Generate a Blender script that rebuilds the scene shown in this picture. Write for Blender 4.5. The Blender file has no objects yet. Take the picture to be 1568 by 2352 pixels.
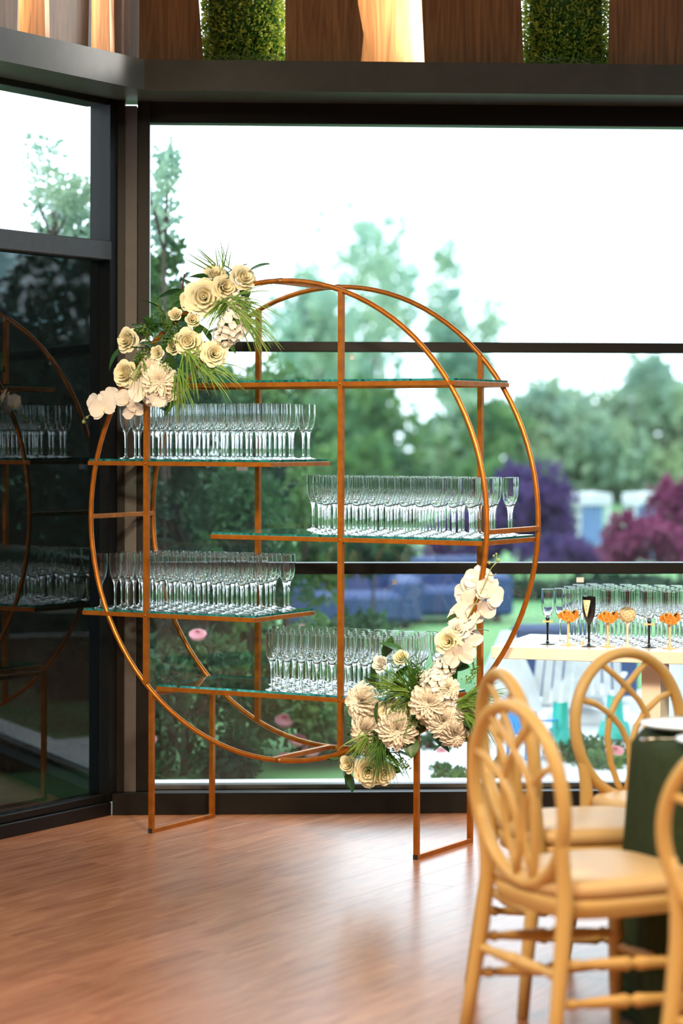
import bpy, math, random
from mathutils import Vector, Matrix, Euler

# ------------------------------------------------------------------ camera
S = bpy.context.scene
COL = S.collection
F = 5553.0            # focal length in pixels of the 1568 px wide frame (85 mm on 24 mm)
HZ = 1000.0           # horizon row
EYE = 1.53
cam_d = bpy.data.cameras.new('camera')
cam = bpy.data.objects.new('camera', cam_d)
COL.objects.link(cam)
S.camera = cam
cam.location = (0, 0, EYE)
cam.rotation_euler = (math.pi / 2, -.002, 0.0)
cam_d.sensor_fit = 'HORIZONTAL'
cam_d.sensor_width = 24.0
cam_d.lens = F / 1568.0 * 24.0
cam_d.shift_y = -(1176.0 - HZ) / 1568.0
cam_d.clip_end = 400
cam_d.dof.use_dof = True
cam_d.dof.focus_distance = 8.95
cam_d.dof.aperture_fstop = 1.9

# ------------------------------------------------------------------ world, lamps, exposure
wd = bpy.data.worlds.new('overcast_sky')
S.world = wd
wd.use_nodes = True
bg = wd.node_tree.nodes['Background']
bg.inputs['Color'].default_value = (0.80, 0.91, 1.0, 1)
bg.inputs['Strength'].default_value = 4.0

def lamp(name, loc, target, sx, sy, watts, col, spread=104):
    d = bpy.data.lights.new(name, 'AREA')
    d.shape = 'RECTANGLE'; d.size = sx; d.size_y = sy
    d.energy = watts; d.color = col; d.spread = math.radians(spread)
    o = bpy.data.objects.new(name, d)
    COL.objects.link(o)
    o.location = loc
    o.rotation_euler = (Vector(target) - Vector(loc)).to_track_quat('-Z', 'Y').to_euler()
    return o
WARM = (1.0, 0.77, 0.50)
lamp('ceiling_lamp', (-2.4, 2.8, 6.15), (-2.0, 4.6, 0), 1.8, 1.6, 220, WARM)
lamp('ceiling_lamp', (2.0, 2.2, 6.15), (1.8, 3.8, 0), 1.8, 1.6, 95, WARM)
lamp('ceiling_lamp', (-.2, -1.6, 6.15), (-.2, 1.4, 0), 2.2, 1.8, 130, WARM)
lamp('ceiling_lamp', (4.8, 5.2, 6.15), (4.6, 5.8, 0), 1.8, 1.6, 80, WARM)
lamp('fill_spot', (-1.7, 4.2, 3.5), (-.5, 9.0, 1.5), .4, .4, 10.5, WARM, 30)  # unseen fill spots, added to brighten the flowers on the stand
lamp('fill_spot', (.9, 4.2, 3.5), (.2, 9.0, 1.0), .4, .4, 13, WARM, 30)
lamp('fill_spot', (2.6, 4.2, 3.5), (1.3, 9.1, .9), .4, .4, 6.5, WARM, 28)  # another added fill, aimed at the white table

S.view_settings.view_transform = 'Standard'
S.view_settings.look = 'None'
S.view_settings.exposure = 0.0
S.view_settings.gamma = 1.0
S.view_settings.use_curve_mapping = False
cy = S.cycles
cy.max_bounces = 22
cy.transmission_bounces = 20
cy.glossy_bounces = 4
cy.diffuse_bounces = 3
cy.transparent_max_bounces = 20
cy.adaptive_threshold = .06
cy.use_denoising = True
cy.use_light_tree = False
cy.sample_clamp_indirect = 6.0

# ------------------------------------------------------------------ helpers
def at(px, py, Y):
    return Vector(((px - 784) / F * Y, Y, EYE - (py - HZ) / F * Y))

class MB:
    def __init__(s):
        s.v = []; s.f = []; s.m = []; s.sm = []
    def add(s, vs, fs, mi=0, smooth=False):
        b = len(s.v)
        s.v += [tuple(p) for p in vs]
        for f in fs:
            s.f.append(tuple(b + i for i in f)); s.m.append(mi); s.sm.append(smooth)
        return s
    def box(s, a, b, mi=0, M=None):
        x0, y0, z0 = a; x1, y1, z1 = b
        vs = [(x0, y0, z0), (x1, y0, z0), (x1, y1, z0), (x0, y1, z0), (x0, y0, z1), (x1, y0, z1), (x1, y1, z1), (x0, y1, z1)]
        if M is not None: vs = [M @ Vector(p) for p in vs]
        return s.add(vs, [(0, 3, 2, 1), (4, 5, 6, 7), (0, 1, 5, 4), (1, 2, 6, 5), (2, 3, 7, 6), (3, 0, 4, 7)], mi)
    def cbox(s, a, b, c=0.002, mi=0, M=None):
        """box with chamfered vertical-facing edges (top and bottom rims)"""
        x0, y0, z0 = a; x1, y1, z1 = b
        def ring(i, z): return [(x0 + i, y0 + i, z), (x1 - i, y0 + i, z), (x1 - i, y1 - i, z), (x0 + i, y1 - i, z)]
        vs = ring(c, z0) + ring(0, z0 + c) + ring(0, z1 - c) + ring(c, z1)
        if M is not None: vs = [M @ Vector(p) for p in vs]
        fs = [(3, 2, 1, 0), (12, 13, 14, 15)]
        for k in range(3):
            for i in range(4):
                j = (i + 1) % 4
                fs.append((4 * k + i, 4 * k + j, 4 * k + 4 + j, 4 * k + 4 + i))
        return s.add(vs, fs, mi)
    def bar(s, p, q, w, h=None, up=(0, 0, 1), mi=0):
        """square bar from p to q"""
        p = Vector(p); q = Vector(q); h = h or w
        d = (q - p).normalized(); u = Vector(up)
        if abs(d.dot(u)) > .95: u = Vector((0, 1, 0))
        a = d.cross(u).normalized(); b = a.cross(d).normalized()
        vs = []
        for c in (p, q):
            for i, j in ((-1, -1), (1, -1), (1, 1), (-1, 1)):
                vs.append(c + a * (i * w / 2) + b * (j * h / 2))
        return s.add(vs, [(0, 1, 2, 3), (7, 6, 5, 4), (0, 4, 5, 1), (1, 5, 6, 2), (2, 6, 7, 3), (3, 7, 4, 0)], mi)
    def tube(s, pts, r, n=8, closed=False, mi=0, flat=1.0):
        pts = [Vector(p) for p in pts]; N = len(pts)
        rr = r if isinstance(r, (list, tuple)) else [r] * N
        vs = []; prev = None
        for i in range(N):
            if closed: t = pts[(i + 1) % N] - pts[i - 1]
            else: t = pts[min(i + 1, N - 1)] - pts[max(i - 1, 0)]
            t.normalize()
            if prev is None:
                u = Vector((0, 0, 1)) if abs(t.z) < .9 else Vector((0, 1, 0))
            else: u = prev
            a = (u - t * u.dot(t)).normalized(); b = t.cross(a); prev = a
            for k in range(n):
                th = 2 * math.pi * k / n
                vs.append(pts[i] + a * (math.cos(th) * rr[i]) + b * (math.sin(th) * rr[i] * flat))
        fs = []
        for i in range(N if closed else N - 1):
            j = (i + 1) % N
            for k in range(n):
                l = (k + 1) % n
                fs.append((i * n + k, i * n + l, j * n + l, j * n + k))
        if not closed:
            fs.append(tuple(range(n - 1, -1, -1))); fs.append(tuple((N - 1) * n + k for k in range(n)))
        return s.add(vs, fs, mi, True)
    def lathe(s, prof, n=20, mi=0, M=None, cap=False):
        """prof: list of (r, z); r == 0 makes a pole"""
        vs = []; idx = []
        for r, z in prof:
            if r < 1e-6:
                idx.append([len(vs)]); vs.append(Vector((0, 0, z)))
            else:
                idx.append(list(range(len(vs), len(vs) + n)))
                for k in range(n):
                    th = 2 * math.pi * k / n
                    vs.append(Vector((r * math.cos(th), r * math.sin(th), z)))
        fs = []
        for a, b in zip(idx, idx[1:]):
            for k in range(n):
                l = (k + 1) % n
                if len(a) == 1 and len(b) == 1: continue
                if len(a) == 1: fs.append((a[0], b[l], b[k]))
                elif len(b) == 1: fs.append((a[k], a[l], b[0]))
                else: fs.append((a[k], a[l], b[l], b[k]))
        if M is not None: vs = [M @ p for p in vs]
        return s.add(vs, fs, mi, True)
    def grid(s, nu, nv, fn, mi=0, smooth=True):
        vs = [fn(i / nu, j / nv) for j in range(nv + 1) for i in range(nu + 1)]
        fs = [(j * (nu + 1) + i, j * (nu + 1) + i + 1, (j + 1) * (nu + 1) + i + 1, (j + 1) * (nu + 1) + i) for j in range(nv) for i in range(nu)]
        return s.add(vs, fs, mi, smooth)
    def mesh(s, name, mats):
        me = bpy.data.meshes.new(name)
        me.from_pydata(s.v, [], s.f)
        for m in (mats if isinstance(mats, (list, tuple)) else [mats]): me.materials.append(m)
        me.polygons.foreach_set('material_index', s.m)
        me.polygons.foreach_set('use_smooth', s.sm)
        me.update()
        return me
    def build(s, name, mats, parent=None, M=None):
        return put(name, s.mesh(name, mats), parent, M)

def put(name, me, parent=None, M=None):
    o = bpy.data.objects.new(name, me)
    COL.objects.link(o)
    if parent is not None: o.parent = parent
    if M is not None: o.matrix_local = M
    return o

def empty(name, loc=(0, 0, 0), rz=0.0, parent=None):
    o = bpy.data.objects.new(name, None)
    o.empty_display_size = .05
    COL.objects.link(o)
    o.location = loc; o.rotation_euler = (0, 0, rz)
    if parent is not None: o.parent = parent
    return o

def tag(o, label=None, cat=None, group=None, kind=None):
    if label: o['label'] = label
    if cat: o['category'] = cat
    if group: o['group'] = group
    if kind: o['kind'] = kind
    return o

# ------------------------------------------------------------------ materials
def new_mat(name):
    m = bpy.data.materials.new(name); m.use_nodes = True
    nt = m.node_tree; nt.nodes.clear()
    out = nt.nodes.new('ShaderNodeOutputMaterial')
    return m, nt, out

def N(nt, t, **kw):
    n = nt.nodes.new(t)
    for k, v in kw.items():
        if k in n.inputs: n.inputs[k].default_value = v
        else: setattr(n, k, v)
    return n

def noise_mix(nt, c1, c2, scale=8.0, detail=4.0, stretch=(1, 1, 1), lo=.35, hi=.65, coord='Object', rand=False):
    tc = N(nt, 'ShaderNodeTexCoord')
    mp = N(nt, 'ShaderNodeMapping'); mp.inputs['Scale'].default_value = stretch
    nt.links.new(tc.outputs[coord], mp.inputs['Vector'])
    if rand:
        oi = N(nt, 'ShaderNodeObjectInfo')
        mu = N(nt, 'ShaderNodeVectorMath', operation='SCALE'); mu.inputs[0].default_value = (37, 53, 71)
        nt.links.new(oi.outputs['Random'], mu.inputs['Scale'])
        nt.links.new(mu.outputs[0], mp.inputs['Location'])
    nz = N(nt, 'ShaderNodeTexNoise'); nz.inputs['Scale'].default_value = scale; nz.inputs['Detail'].default_value = detail
    nt.links.new(mp.outputs[0], nz.inputs['Vector'])
    cr = N(nt, 'ShaderNodeValToRGB')
    cr.color_ramp.elements[0].position = lo; cr.color_ramp.elements[0].color = (*c1, 1)
    cr.color_ramp.elements[1].position = hi; cr.color_ramp.elements[1].color = (*c2, 1)
    nt.links.new(nz.outputs['Fac'], cr.inputs['Fac'])
    return cr, nz

def pbr(name, c1, c2=None, rough=.5, metal=0.0, scale=8.0, stretch=(1, 1, 1), bump=0.0, spec=.5, trans_l=0.0, rand=False, detail=4.0, coat=0.0, lo=.35, hi=.65):
    m, nt, out = new_mat(name)
    p = N(nt, 'ShaderNodeBsdfPrincipled')
    p.inputs['Roughness'].default_value = rough; p.inputs['Metallic'].default_value = metal
    p.inputs['Specular IOR Level'].default_value = spec
    p.inputs['Coat Weight'].default_value = coat
    cr, nz = noise_mix(nt, c1, c2 or tuple(x * .85 for x in c1), scale, detail, stretch, lo, hi, rand=rand)
    nt.links.new(cr.outputs[0], p.inputs['Base Color'])
    if bump:
        b = N(nt, 'ShaderNodeBump'); b.inputs['Strength'].default_value = bump; b.inputs['Distance'].default_value = .002
        nt.links.new(nz.outputs['Fac'], b.inputs['Height']); nt.links.new(b.outputs[0], p.inputs['Normal'])
    sh = p.outputs[0]
    if trans_l:
        t = N(nt, 'ShaderNodeBsdfTranslucent'); nt.links.new(cr.outputs[0], t.inputs['Color'])
        mx = N(nt, 'ShaderNodeMixShader'); mx.inputs[0].default_value = trans_l
        nt.links.new(sh, mx.inputs[1]); nt.links.new(t.outputs[0], mx.inputs[2]); sh = mx.outputs[0]
    nt.links.new(sh, out.inputs['Surface'])
    return m

def thin_glass(name, tint=(1, 1, 1), ior=1.5, haze_dust=0.0, boost=1.0):
    """clear sheet: straight-through transmission, Fresnel mirror, a film standing in for glare haze, dusty specks"""
    m, nt, out = new_mat(name)
    tr = N(nt, 'ShaderNodeBsdfTransparent'); tr.inputs['Color'].default_value = (*tint, 1)
    gl = N(nt, 'ShaderNodeBsdfGlossy'); gl.inputs['Roughness'].default_value = 0.0
    gl.inputs['Color'].default_value = (1, 1, 1, 1)
    fr = N(nt, 'ShaderNodeFresnel')
    ge = N(nt, 'ShaderNodeNewGeometry')               # same index from either side of the sheet
    io = N(nt, 'ShaderNodeMapRange'); io.inputs['To Min'].default_value = ior; io.inputs['To Max'].default_value = 1 / ior
    nt.links.new(ge.outputs['Backfacing'], io.inputs['Value']); nt.links.new(io.outputs[0], fr.inputs['IOR'])
    fac = fr.outputs[0]
    if boost != 1.0:
        mm = N(nt, 'ShaderNodeMath', operation='MULTIPLY'); mm.use_clamp = True; mm.inputs[1].default_value = boost
        nt.links.new(fac, mm.inputs[0]); fac = mm.outputs[0]
    mx = N(nt, 'ShaderNodeMixShader')
    nt.links.new(fac, mx.inputs[0]); nt.links.new(tr.outputs[0], mx.inputs[1]); nt.links.new(gl.outputs[0], mx.inputs[2])
    sh = mx.outputs[0]
    if haze_dust:  # pale film imitates veiling glare; dusty specks on top
        d = N(nt, 'ShaderNodeBsdfTranslucent'); d.inputs['Color'].default_value = (.92, .96, 1, 1)
        cr, nz = noise_mix(nt, (haze_dust * .6,) * 3, (haze_dust * 1.3,) * 3, 1.7, 5.0)
        vo = N(nt, 'ShaderNodeTexVoronoi'); vo.inputs['Scale'].default_value = 34
        tc = N(nt, 'ShaderNodeTexCoord'); nt.links.new(tc.outputs['Object'], vo.inputs['Vector'])
        lt = N(nt, 'ShaderNodeMath', operation='LESS_THAN'); lt.inputs[1].default_value = .06
        nt.links.new(vo.outputs['Distance'], lt.inputs[0])
        s2 = N(nt, 'ShaderNodeMath', operation='MULTIPLY_ADD'); s2.inputs[1].default_value = .07
        nt.links.new(lt.outputs[0], s2.inputs[0]); nt.links.new(cr.outputs[0], s2.inputs[2])
        m2 = N(nt, 'ShaderNodeMixShader'); nt.links.new(s2.outputs[0], m2.inputs[0])
        nt.links.new(sh, m2.inputs[1]); nt.links.new(d.outputs[0], m2.inputs[2]); sh = m2.outputs[0]
    nt.links.new(sh, out.inputs['Surface'])
    return m

def real_glass(name, col=(1, 1, 1), ior=1.5):
    m, nt, out = new_mat(name)
    g = N(nt, 'ShaderNodeBsdfGlass'); g.inputs['Color'].default_value = (*col, 1)
    g.inputs['IOR'].default_value = ior; g.inputs['Roughness'].default_value = 0.0
    nt.links.new(g.outputs[0], out.inputs['Surface'])
    return m

MT = {}
MT['copper'] = pbr('copper_paint', (.44, .145, .014), (.34, .105, .010), .33, .6, 30, spec=.5)
MT['copper_dark'] = pbr('copper_bolt', (.30, .13, .04), None, .4, .6)
MT['rubber'] = pbr('black_rubber', (.012, .012, .012), None, .6)
MT['shelf_glass'] = thin_glass('shelf_glass_face', (.80, .95, .91), 1.52)
def edge_mat():
    m, nt, out = new_mat('shelf_glass_edge')
    cr, nz = noise_mix(nt, (.002, .07, .075), (.04, .33, .31), 60, 3, (1, 1, .2))
    p = N(nt, 'ShaderNodeBsdfPrincipled'); p.inputs['Roughness'].default_value = .12
    p.inputs['Transmission Weight'].default_value = .55
    nt.links.new(cr.outputs[0], p.inputs['Base Color']); nt.links.new(p.outputs[0], out.inputs['Surface'])
    return m
MT['shelf_edge'] = edge_mat()
MT['flute'] = real_glass('flute_glass', (.995, 1, 1), 1.48)
MT['pane'] = thin_glass('window_glass', (.94, .98, .985), 1.5, .005)
MT['pane_dark'] = thin_glass('shade_tinted_glass', (.16, .21, .21), 1.6, .002, 1.3)  # dark tint stands in for the shade outside this glass
MT['pane_plain'] = thin_glass('clear_glass', (.95, .97, .97), 1.5)
MT['frame'] = pbr('anthracite_frame', (.003, .003, .0032), (.0045, .0042, .0042), .34, .0, 40, spec=.3)
MT['frame_grey'] = pbr('grey_aluminium', (.055, .049, .049), (.065, .058, .058), .38, .1, 20)
MT['frame_mid'] = pbr('slate_aluminium', (.045, .045, .052), (.055, .053, .058), .34, .0, 30)
MT['fascia'] = pbr('fascia_paint', (.055, .052, .040), (.065, .062, .048), .30, 0.0, 14, spec=.4)
MT['sill_white'] = pbr('white_sill', (.75, .76, .77), None, .4)
MT['plaster'] = pbr('umber_plaster', (.13, .10, .075), (.16, .12, .09), .8, 0, 6)
MT['ceiling'] = pbr('dark_ceiling', (.10, .085, .07), None, .8)

def wood(name, dark, light, scale, stretch, rough, spec=.5, bump=.05, dist=1.6, rand=True, var=.25):
    m, nt, out = new_mat(name)
    p = N(nt, 'ShaderNodeBsdfPrincipled'); p.inputs['Roughness'].default_value = rough; p.inputs['Specular IOR Level'].default_value = spec
    cr, nz = noise_mix(nt, dark, light, scale, 8.0, stretch, .28, .72, rand=rand)
    nz.inputs['Distortion'].default_value = dist
    hs = N(nt, 'ShaderNodeHueSaturation')
    if rand:
        oi = N(nt, 'ShaderNodeObjectInfo')
        mr = N(nt, 'ShaderNodeMapRange'); mr.inputs['To Min'].default_value = 1 - var; mr.inputs['To Max'].default_value = 1 + var
        nt.links.new(oi.outputs['Random'], mr.inputs['Value']); nt.links.new(mr.outputs[0], hs.inputs['Value'])
    nt.links.new(cr.outputs[0], hs.inputs['Color']); nt.links.new(hs.outputs[0], p.inputs['Base Color'])
    if bump:
        b = N(nt, 'ShaderNodeBump'); b.inputs['Strength'].default_value = bump; b.inputs['Distance'].default_value = .0015
        nt.links.new(nz.outputs['Fac'], b.inputs['Height']); nt.links.new(b.outputs[0], p.inputs['Normal'])
    nt.links.new(p.outputs[0], out.inputs['Surface'])
    return m
MT['plank'] = wood('laminate_plank', (.33, .135, .075), (.54, .26, .15), 2.2, (1.2, 9, 1), .25, .65, 0, 1.2, True, .10)
MT['floor_base'] = wood('laminate_floor', (.33, .135, .075), (.54, .26, .15), 2.2, (3, 3, 1), .27, .5, 0, 1.2, False)
MT['panel'] = wood('walnut_veneer', (.11, .042, .012), (.27, .115, .038), 3.0, (9, 9, .55), .38, .4, .03, 2.2, True, .12)
MT['chair'] = pbr('cream_resin', (.72, .47, .17), (.69, .44, .15), .34, 0, 5, spec=.45)
MT['cushion'] = pbr('cream_leatherette', (.76, .52, .25), (.73, .49, .22), .42, 0, 9, bump=.1)
MT['cloth'] = pbr('dark_green_cloth', (.030, .048, .020), (.042, .062, .028), .9, 0, 60, bump=.1, spec=.12)
MT['porcelain'] = pbr('white_porcelain', (.85, .84, .82), None, .12)
MT['steel'] = pbr('cutlery_steel', (.62, .62, .62), None, .18, 1.0)
MT['white_top'] = pbr('white_lacquer', (.86, .80, .72), (.84, .78, .70), .22, 0, 4)
MT['rose'] = pbr('ivory_petal', (.93, .85, .56), (.95, .91, .74), .6, 0, 9, trans_l=.25)
MT['rose_white'] = pbr('white_petal', (.93, .90, .84), (.95, .93, .90), .6, 0, 9, trans_l=.3)
MT['dahlia'] = pbr('blush_petal', (.95, .88, .76), (.96, .92, .86), .6, 0, 12, trans_l=.35)
MT['orchid'] = pbr('orchid_petal', (.78, .73, .69), (.84, .80, .77), .55, 0, 14, trans_l=.3)
MT['leaf'] = pbr('silk_leaf', (.018, .075, .014), (.04, .13, .025), .42, 0, 20, trans_l=.15)
MT['grass'] = pbr('grass_blade', (.09, .20, .022), (.20, .34, .06), .5, 0, 8, trans_l=.25, rand=True)
MT['grass_dark'] = pbr('dark_grass_blade', (.03, .11, .012), (.09, .22, .03), .5, 0, 8, trans_l=.25)
MT['fern'] = pbr('fern_sprig', (.06, .16, .025), (.16, .28, .05), .55, 0, 30, trans_l=.2)
MT['stem'] = pbr('flower_stem', (.26, .34, .12), None, .6)
MT['twig'] = pbr('brown_twig', (.10, .03, .02), None, .7)
MT['black'] = pbr('black_gloss', (.008, .008, .01), None, .15, spec=.6)
MT['tie'] = pbr('black_tie', (.01, .01, .01), None, .5)
MT['peach'] = pbr('peach_paint', (.86, .52, .27), (.84, .50, .25), .3)
MT['gold_rose'] = pbr('amber_foam', (.86, .42, .07), (.90, .50, .12), .6, 0, 60, trans_l=.4)
MT['cream_rose'] = pbr('cream_foam', (.93, .80, .56), (.94, .85, .66), .6, 0, 60, trans_l=.4)
MT['pale_stem'] = pbr('pale_stem', (.90, .76, .56), None, .3)
MT['shirt'] = pbr('ivory_shirt', (.88, .72, .48), None, .5)
MT['gold_bow'] = pbr('gold_ribbon', (.86, .55, .27), None, .35)
MT['ink'] = pbr('brown_ink', (.10, .02, .05), None, .6)
MT['sticker'] = pbr('white_sticker', (.8, .82, .85), None, .6)
def foliage(name, c1, c2, sc=1.2, tl=.3):
    return pbr(name, c1, c2, .55, 0, sc, trans_l=tl, spec=.3)
MT['bush'] = foliage('garden_shrub_leaf', (.007, .040, .020), (.055, .17, .055), 3.0)
MT['bush_light'] = foliage('light_shrub_leaf', (.025, .10, .045), (.16, .30, .09), 2.0)
MT['tree_hazed'] = foliage('hazed_tree_leaf', (.26, .44, .36), (.42, .56, .38), .9, .4)  # leaf colour paled to imitate haze and overexposure
MT['far_hazed'] = foliage('hazed_far_leaf', (.23, .37, .31), (.44, .54, .30), .45, .4)  # distance haze put into the leaf colour
MT['tree_dark'] = foliage('dark_tree_leaf', (.006, .024, .016), (.03, .075, .035), 1.2, .2)
MT['purple'] = foliage('purple_smoke_leaf', (.05, .03, .13), (.11, .05, .18), 1.0)
MT['red'] = foliage('red_maple_leaf', (.17, .02, .08), (.26, .05, .13), 1.0)
MT['boxwood'] = pbr('boxwood_leaf', (.09, .22, .02), (.58, .64, .10), .3, 0, 34, trans_l=.4)
MT['trunk'] = pbr('bark', (.09, .06, .04), None, .9, 0, 20)
MT['pink'] = pbr('pink_bloom', (.90, .36, .46), (.95, .52, .56), .6, trans_l=.3)
MT['lawn'] = pbr('lawn', (.07, .20, .06), (.14, .30, .10), .9, 0, .7)
MT['paving'] = pbr('pale_paving', (.62, .64, .66), (.72, .73, .75), .7, 0, .8)
MT['canvas'] = pbr('white_canvas', (.85, .87, .9), None, .8, trans_l=.2)
MT['pale_blue'] = pbr('pale_blue_canvas', (.28, .42, .70), (.33, .48, .74), .8, trans_l=.2)
MT['blue'] = pbr('blue_cover', (.022, .045, .14), (.035, .07, .19), .7, 0, 2)
MT['teal'] = pbr('teal_plastic', (.03, .58, .50), None, .4)
MT['skyblue'] = pbr('sky_blue_plastic', (.05, .36, .80), None, .4)
MT['soil'] = pbr('soil', (.07, .05, .035), None, .9)

# ------------------------------------------------------------------ setting: walls' frames of reference
A_W = math.radians(3.0)
W1 = Vector((math.cos(A_W), math.sin(A_W), 0)); WN = Vector((-math.sin(A_W), math.cos(A_W), 0))
A_L = math.radians(31.5)
L1 = Vector((math.sin(A_L), math.cos(A_L), 0)); LN = Vector((-math.cos(A_L), math.sin(A_L), 0))
CR = Vector((-.923, 9.7215, 0))
MW = Matrix(((W1.x, WN.x, 0, CR.x), (W1.y, WN.y, 0, CR.y), (0, 0, 1, 0), (0, 0, 0, 1)))        # local x along, y outwards
ML = Matrix(((L1.x, LN.x, 0, CR.x), (L1.y, LN.y, 0, CR.y), (0, 0, 1, 0), (0, 0, 0, 1)))        # local x towards the corner (negative in the wall), y outwards
ZC = 4.75            # top of the clerestory glazing
ZR = 6.3             # ceiling
def cornered(q):
    """corner of the two glass walls pushed q metres into the room"""
    return CR + Vector((.5778 * q, -.971 * q, 0))
def struct(o, kind='structure'): o['kind'] = kind; return o

# floor with planks
WR = CR + W1 * 8.6
LE = CR - L1 * 9.0
fl = MB()
poly = [CR + W1 * .0, WR, Vector((WR.x, -4.2, 0)), Vector((LE.x, -4.2, 0)), LE]
fl.add([(p.x, p.y, -.004) for p in poly] + [(p.x, p.y, -.12) for p in poly],
       [(4, 3, 2, 1, 0), (5, 6, 7, 8, 9)] + [(i, (i + 1) % 5, 5 + (i + 1) % 5, 5 + i) for i in range(5)])
floor = struct(fl.build('floor', MT['floor_base']))
PV = Vector((-L1.y, L1.x, 0))      # across the planks
rnd = random.Random(3)
PW, PL = .193, 1.285
v0 = CR.dot(PV) + .02
cw = CR.dot(WN) + .04
ms_full = None
for r in range(20):
    va = v0 - (r + 1) * PW; vb = va + PW - .0006
    u = 4.2 + ((r * .37) % 1.0) * PL - PL
    umx = [(cw - v * PV.dot(WN)) / L1.dot(WN) for v in (va, vb)]
    while u < max(umx):
        e = [min(u + PL - .0012, m) for m in umx]
        if min(e) - u > .03 and e[0] > 4.1:
            full = abs(e[0] - e[1]) < 1e-5 and abs(e[0] - u - PL) < .01
            if full and ms_full is not None: me = ms_full
            else:
                c = .0004; w = vb - va; la, lb = e[0] - u, e[1] - u
                m = MB()
                z0, z1 = -.004, 0.0
                top = [(c, c, z1), (la - c, c, z1), (lb - c, w - c, z1), (c, w - c, z1)]
                mid = [(0, 0, z1 - c * .7), (la, 0, z1 - c * .7), (lb, w, z1 - c * .7), (0, w, z1 - c * .7)]
                bot = [(x, y, z0) for x, y, _ in mid]
                m.add(top + mid + bot, [(0, 1, 2, 3)] + [(i, 4 + i, 4 + (i + 1) % 4, (i + 1) % 4) for i in range(4)] + [(4 + i, 8 + i, 8 + (i + 1) % 4, 4 + (i + 1) % 4) for i in range(4)])
                me = m.mesh('plank', MT['plank'])
                if full: ms_full = me
            p = L1 * u + PV * va
            put('plank', me, floor, Matrix(((L1.x, PV.x, 0, p.x), (L1.y, PV.y, 0, p.y), (0, 0, 1, 0), (0, 0, 0, 1))))
        u += PL

m = MB(); m.add([(p.x, p.y, ZR) for p in poly] + [(p.x, p.y, ZR + .15) for p in poly], [(0, 1, 2, 3, 4), (9, 8, 7, 6, 5)] + [(i, (i + 1) % 5, 5 + (i + 1) % 5, 5 + i) for i in range(5)])
struct(m.build('ceiling', MT['ceiling']))
wr = struct(MB().box((WR.x, -4.4, 0), (WR.x + .2, WR.y + .2, 4.0)).build('wall_right', MT['plaster']))
w5 = struct(empty('window_5', (WR.x, 0, 0)))      # high strip of glazing along that wall
MB().box((.06, -4.2, 4.0), (.068, WR.y, ZR)).build('pane', MT['pane_plain'], w5)
for y_ in (-4.3, -1.5, 1.4, 4.3, 7.2): MB().cbox((.0, y_, 4.0), (.14, y_ + .07, ZR), .003).build('stile', MT['frame'], w5)
struct(MB().box((LE.x - .2, -4.4, 0), (WR.x, -4.2, ZR)).build('wall_back', MT['plaster']))
struct(MB().box((LE.x - .2, -4.2, 0), (LE.x, LE.y, ZR)).build('wall_left', MT['plaster']))

for nm, M_, xa, xb in (('trim_4', MW, -.1, 8.6), ('trim_5', ML, -9.0, .1)):     # plain wall above the clerestory
    o = MB().box((xa, 0, ZC), (xb, .18, ZR)).build(nm, MT['plaster']); o.matrix_local = M_; struct(o)

# window_1: the glass front behind the stand (local x along the wall, y outwards)
w1 = struct(empty('window_1')); w1.matrix_local = MW
def wpart(root, name, a, b, mat, c=.003): return MB().cbox(a, b, c).build(name, mat, root)
LW = 8.6
wpart(w1, 'plinth', (.005, 0, 0), (LW, .145, .0875), MT['frame'])
wpart(w1, 'bottom_rail', (.1, .10, .0875), (LW, .165, .106), MT['frame_grey'])
wpart(w1, 'outer_sill', (.0, .17, .05), (LW, .36, .092), MT['sill_white'])
for nm, za, zb, ya in (('mullion', 1.871, 1.912, .085), ('mullion', .964, 1.010, .085), ('head_rail', 2.797, 2.884, .07)):
    wpart(w1, nm, (.1, ya, za), (LW, .165, zb), MT['frame'])
wpart(w1, 'corner_stile', (-.02, .03, .0875), (.050, .16, 2.884), MT['frame'])
wpart(w1, 'corner_post', (.050, .035, .0875), (.098, .13, 2.86), MT['frame_grey'])
for s0 in (.099, 4.6): wpart(w1, 'stile', (s0, .05, .0875), (s0 + .050, .165, 2.884), MT['frame'])
zs = [.104, .966, 1.873, 1.910, 2.80]
for za, zb in ((.104, .966), (1.008, 1.873), (1.910, 2.80)):
    for xa, xb in ((.147, 4.602), (4.648, LW)):
        p = MB().box((xa, .125, za), (xb, .133, zb)).build('pane', MT['pane'], w1)
for px, py, sw, sh in ((808, 820, .016, .020), (908, 1338, .018, .020), (556, 1076, .045, .02), (1338, 1333, .03, .02)):
    q = MW.inverted() @ at(px, py, 9.88)
    MB().cbox((q.x - sw / 2, .1228, q.z - sh / 2), (q.x + sw / 2, .1245, q.z + sh / 2), .0003).build('sticker', MT['sticker'], w1)

# window_2: glass wall on the other side of the corner
w2 = struct(empty('window_2')); w2.matrix_local = ML
LL = 9.0
wpart(w2, 'threshold', (-LL, 0, 0), (0, .12, .054), MT['frame'])
wpart(w2, 'bottom_rail', (-LL, .02, .054), (-.02, .10, .085), MT['frame'])
wpart(w2, 'transom', (-LL, -.005, 2.232), (-.012, .10, 2.308), MT['frame_mid'])
wpart(w2, 'head_rail', (-LL, .01, 2.855), (-.012, .12, 2.884), MT['frame'])
for s0, sw in ((-.05, .065), (2.6, .07), (5.4, .07)):
    wpart(w2, 'stile', (-s0 - sw, .0, .054), (-s0, .10, 2.884), MT['frame'])
for sa, sb in ((.012, 2.605), (2.665, 5.41), (5.465, LL)):
    MB().box((-sb, .050, .083), (-sa, .058, 2.235)).build('pane', MT['pane_dark'], w2)
    MB().box((-sb, .050, 2.305), (-sa, .058, 2.857)).build('pane', MT['pane_plain'], w2)

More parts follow.
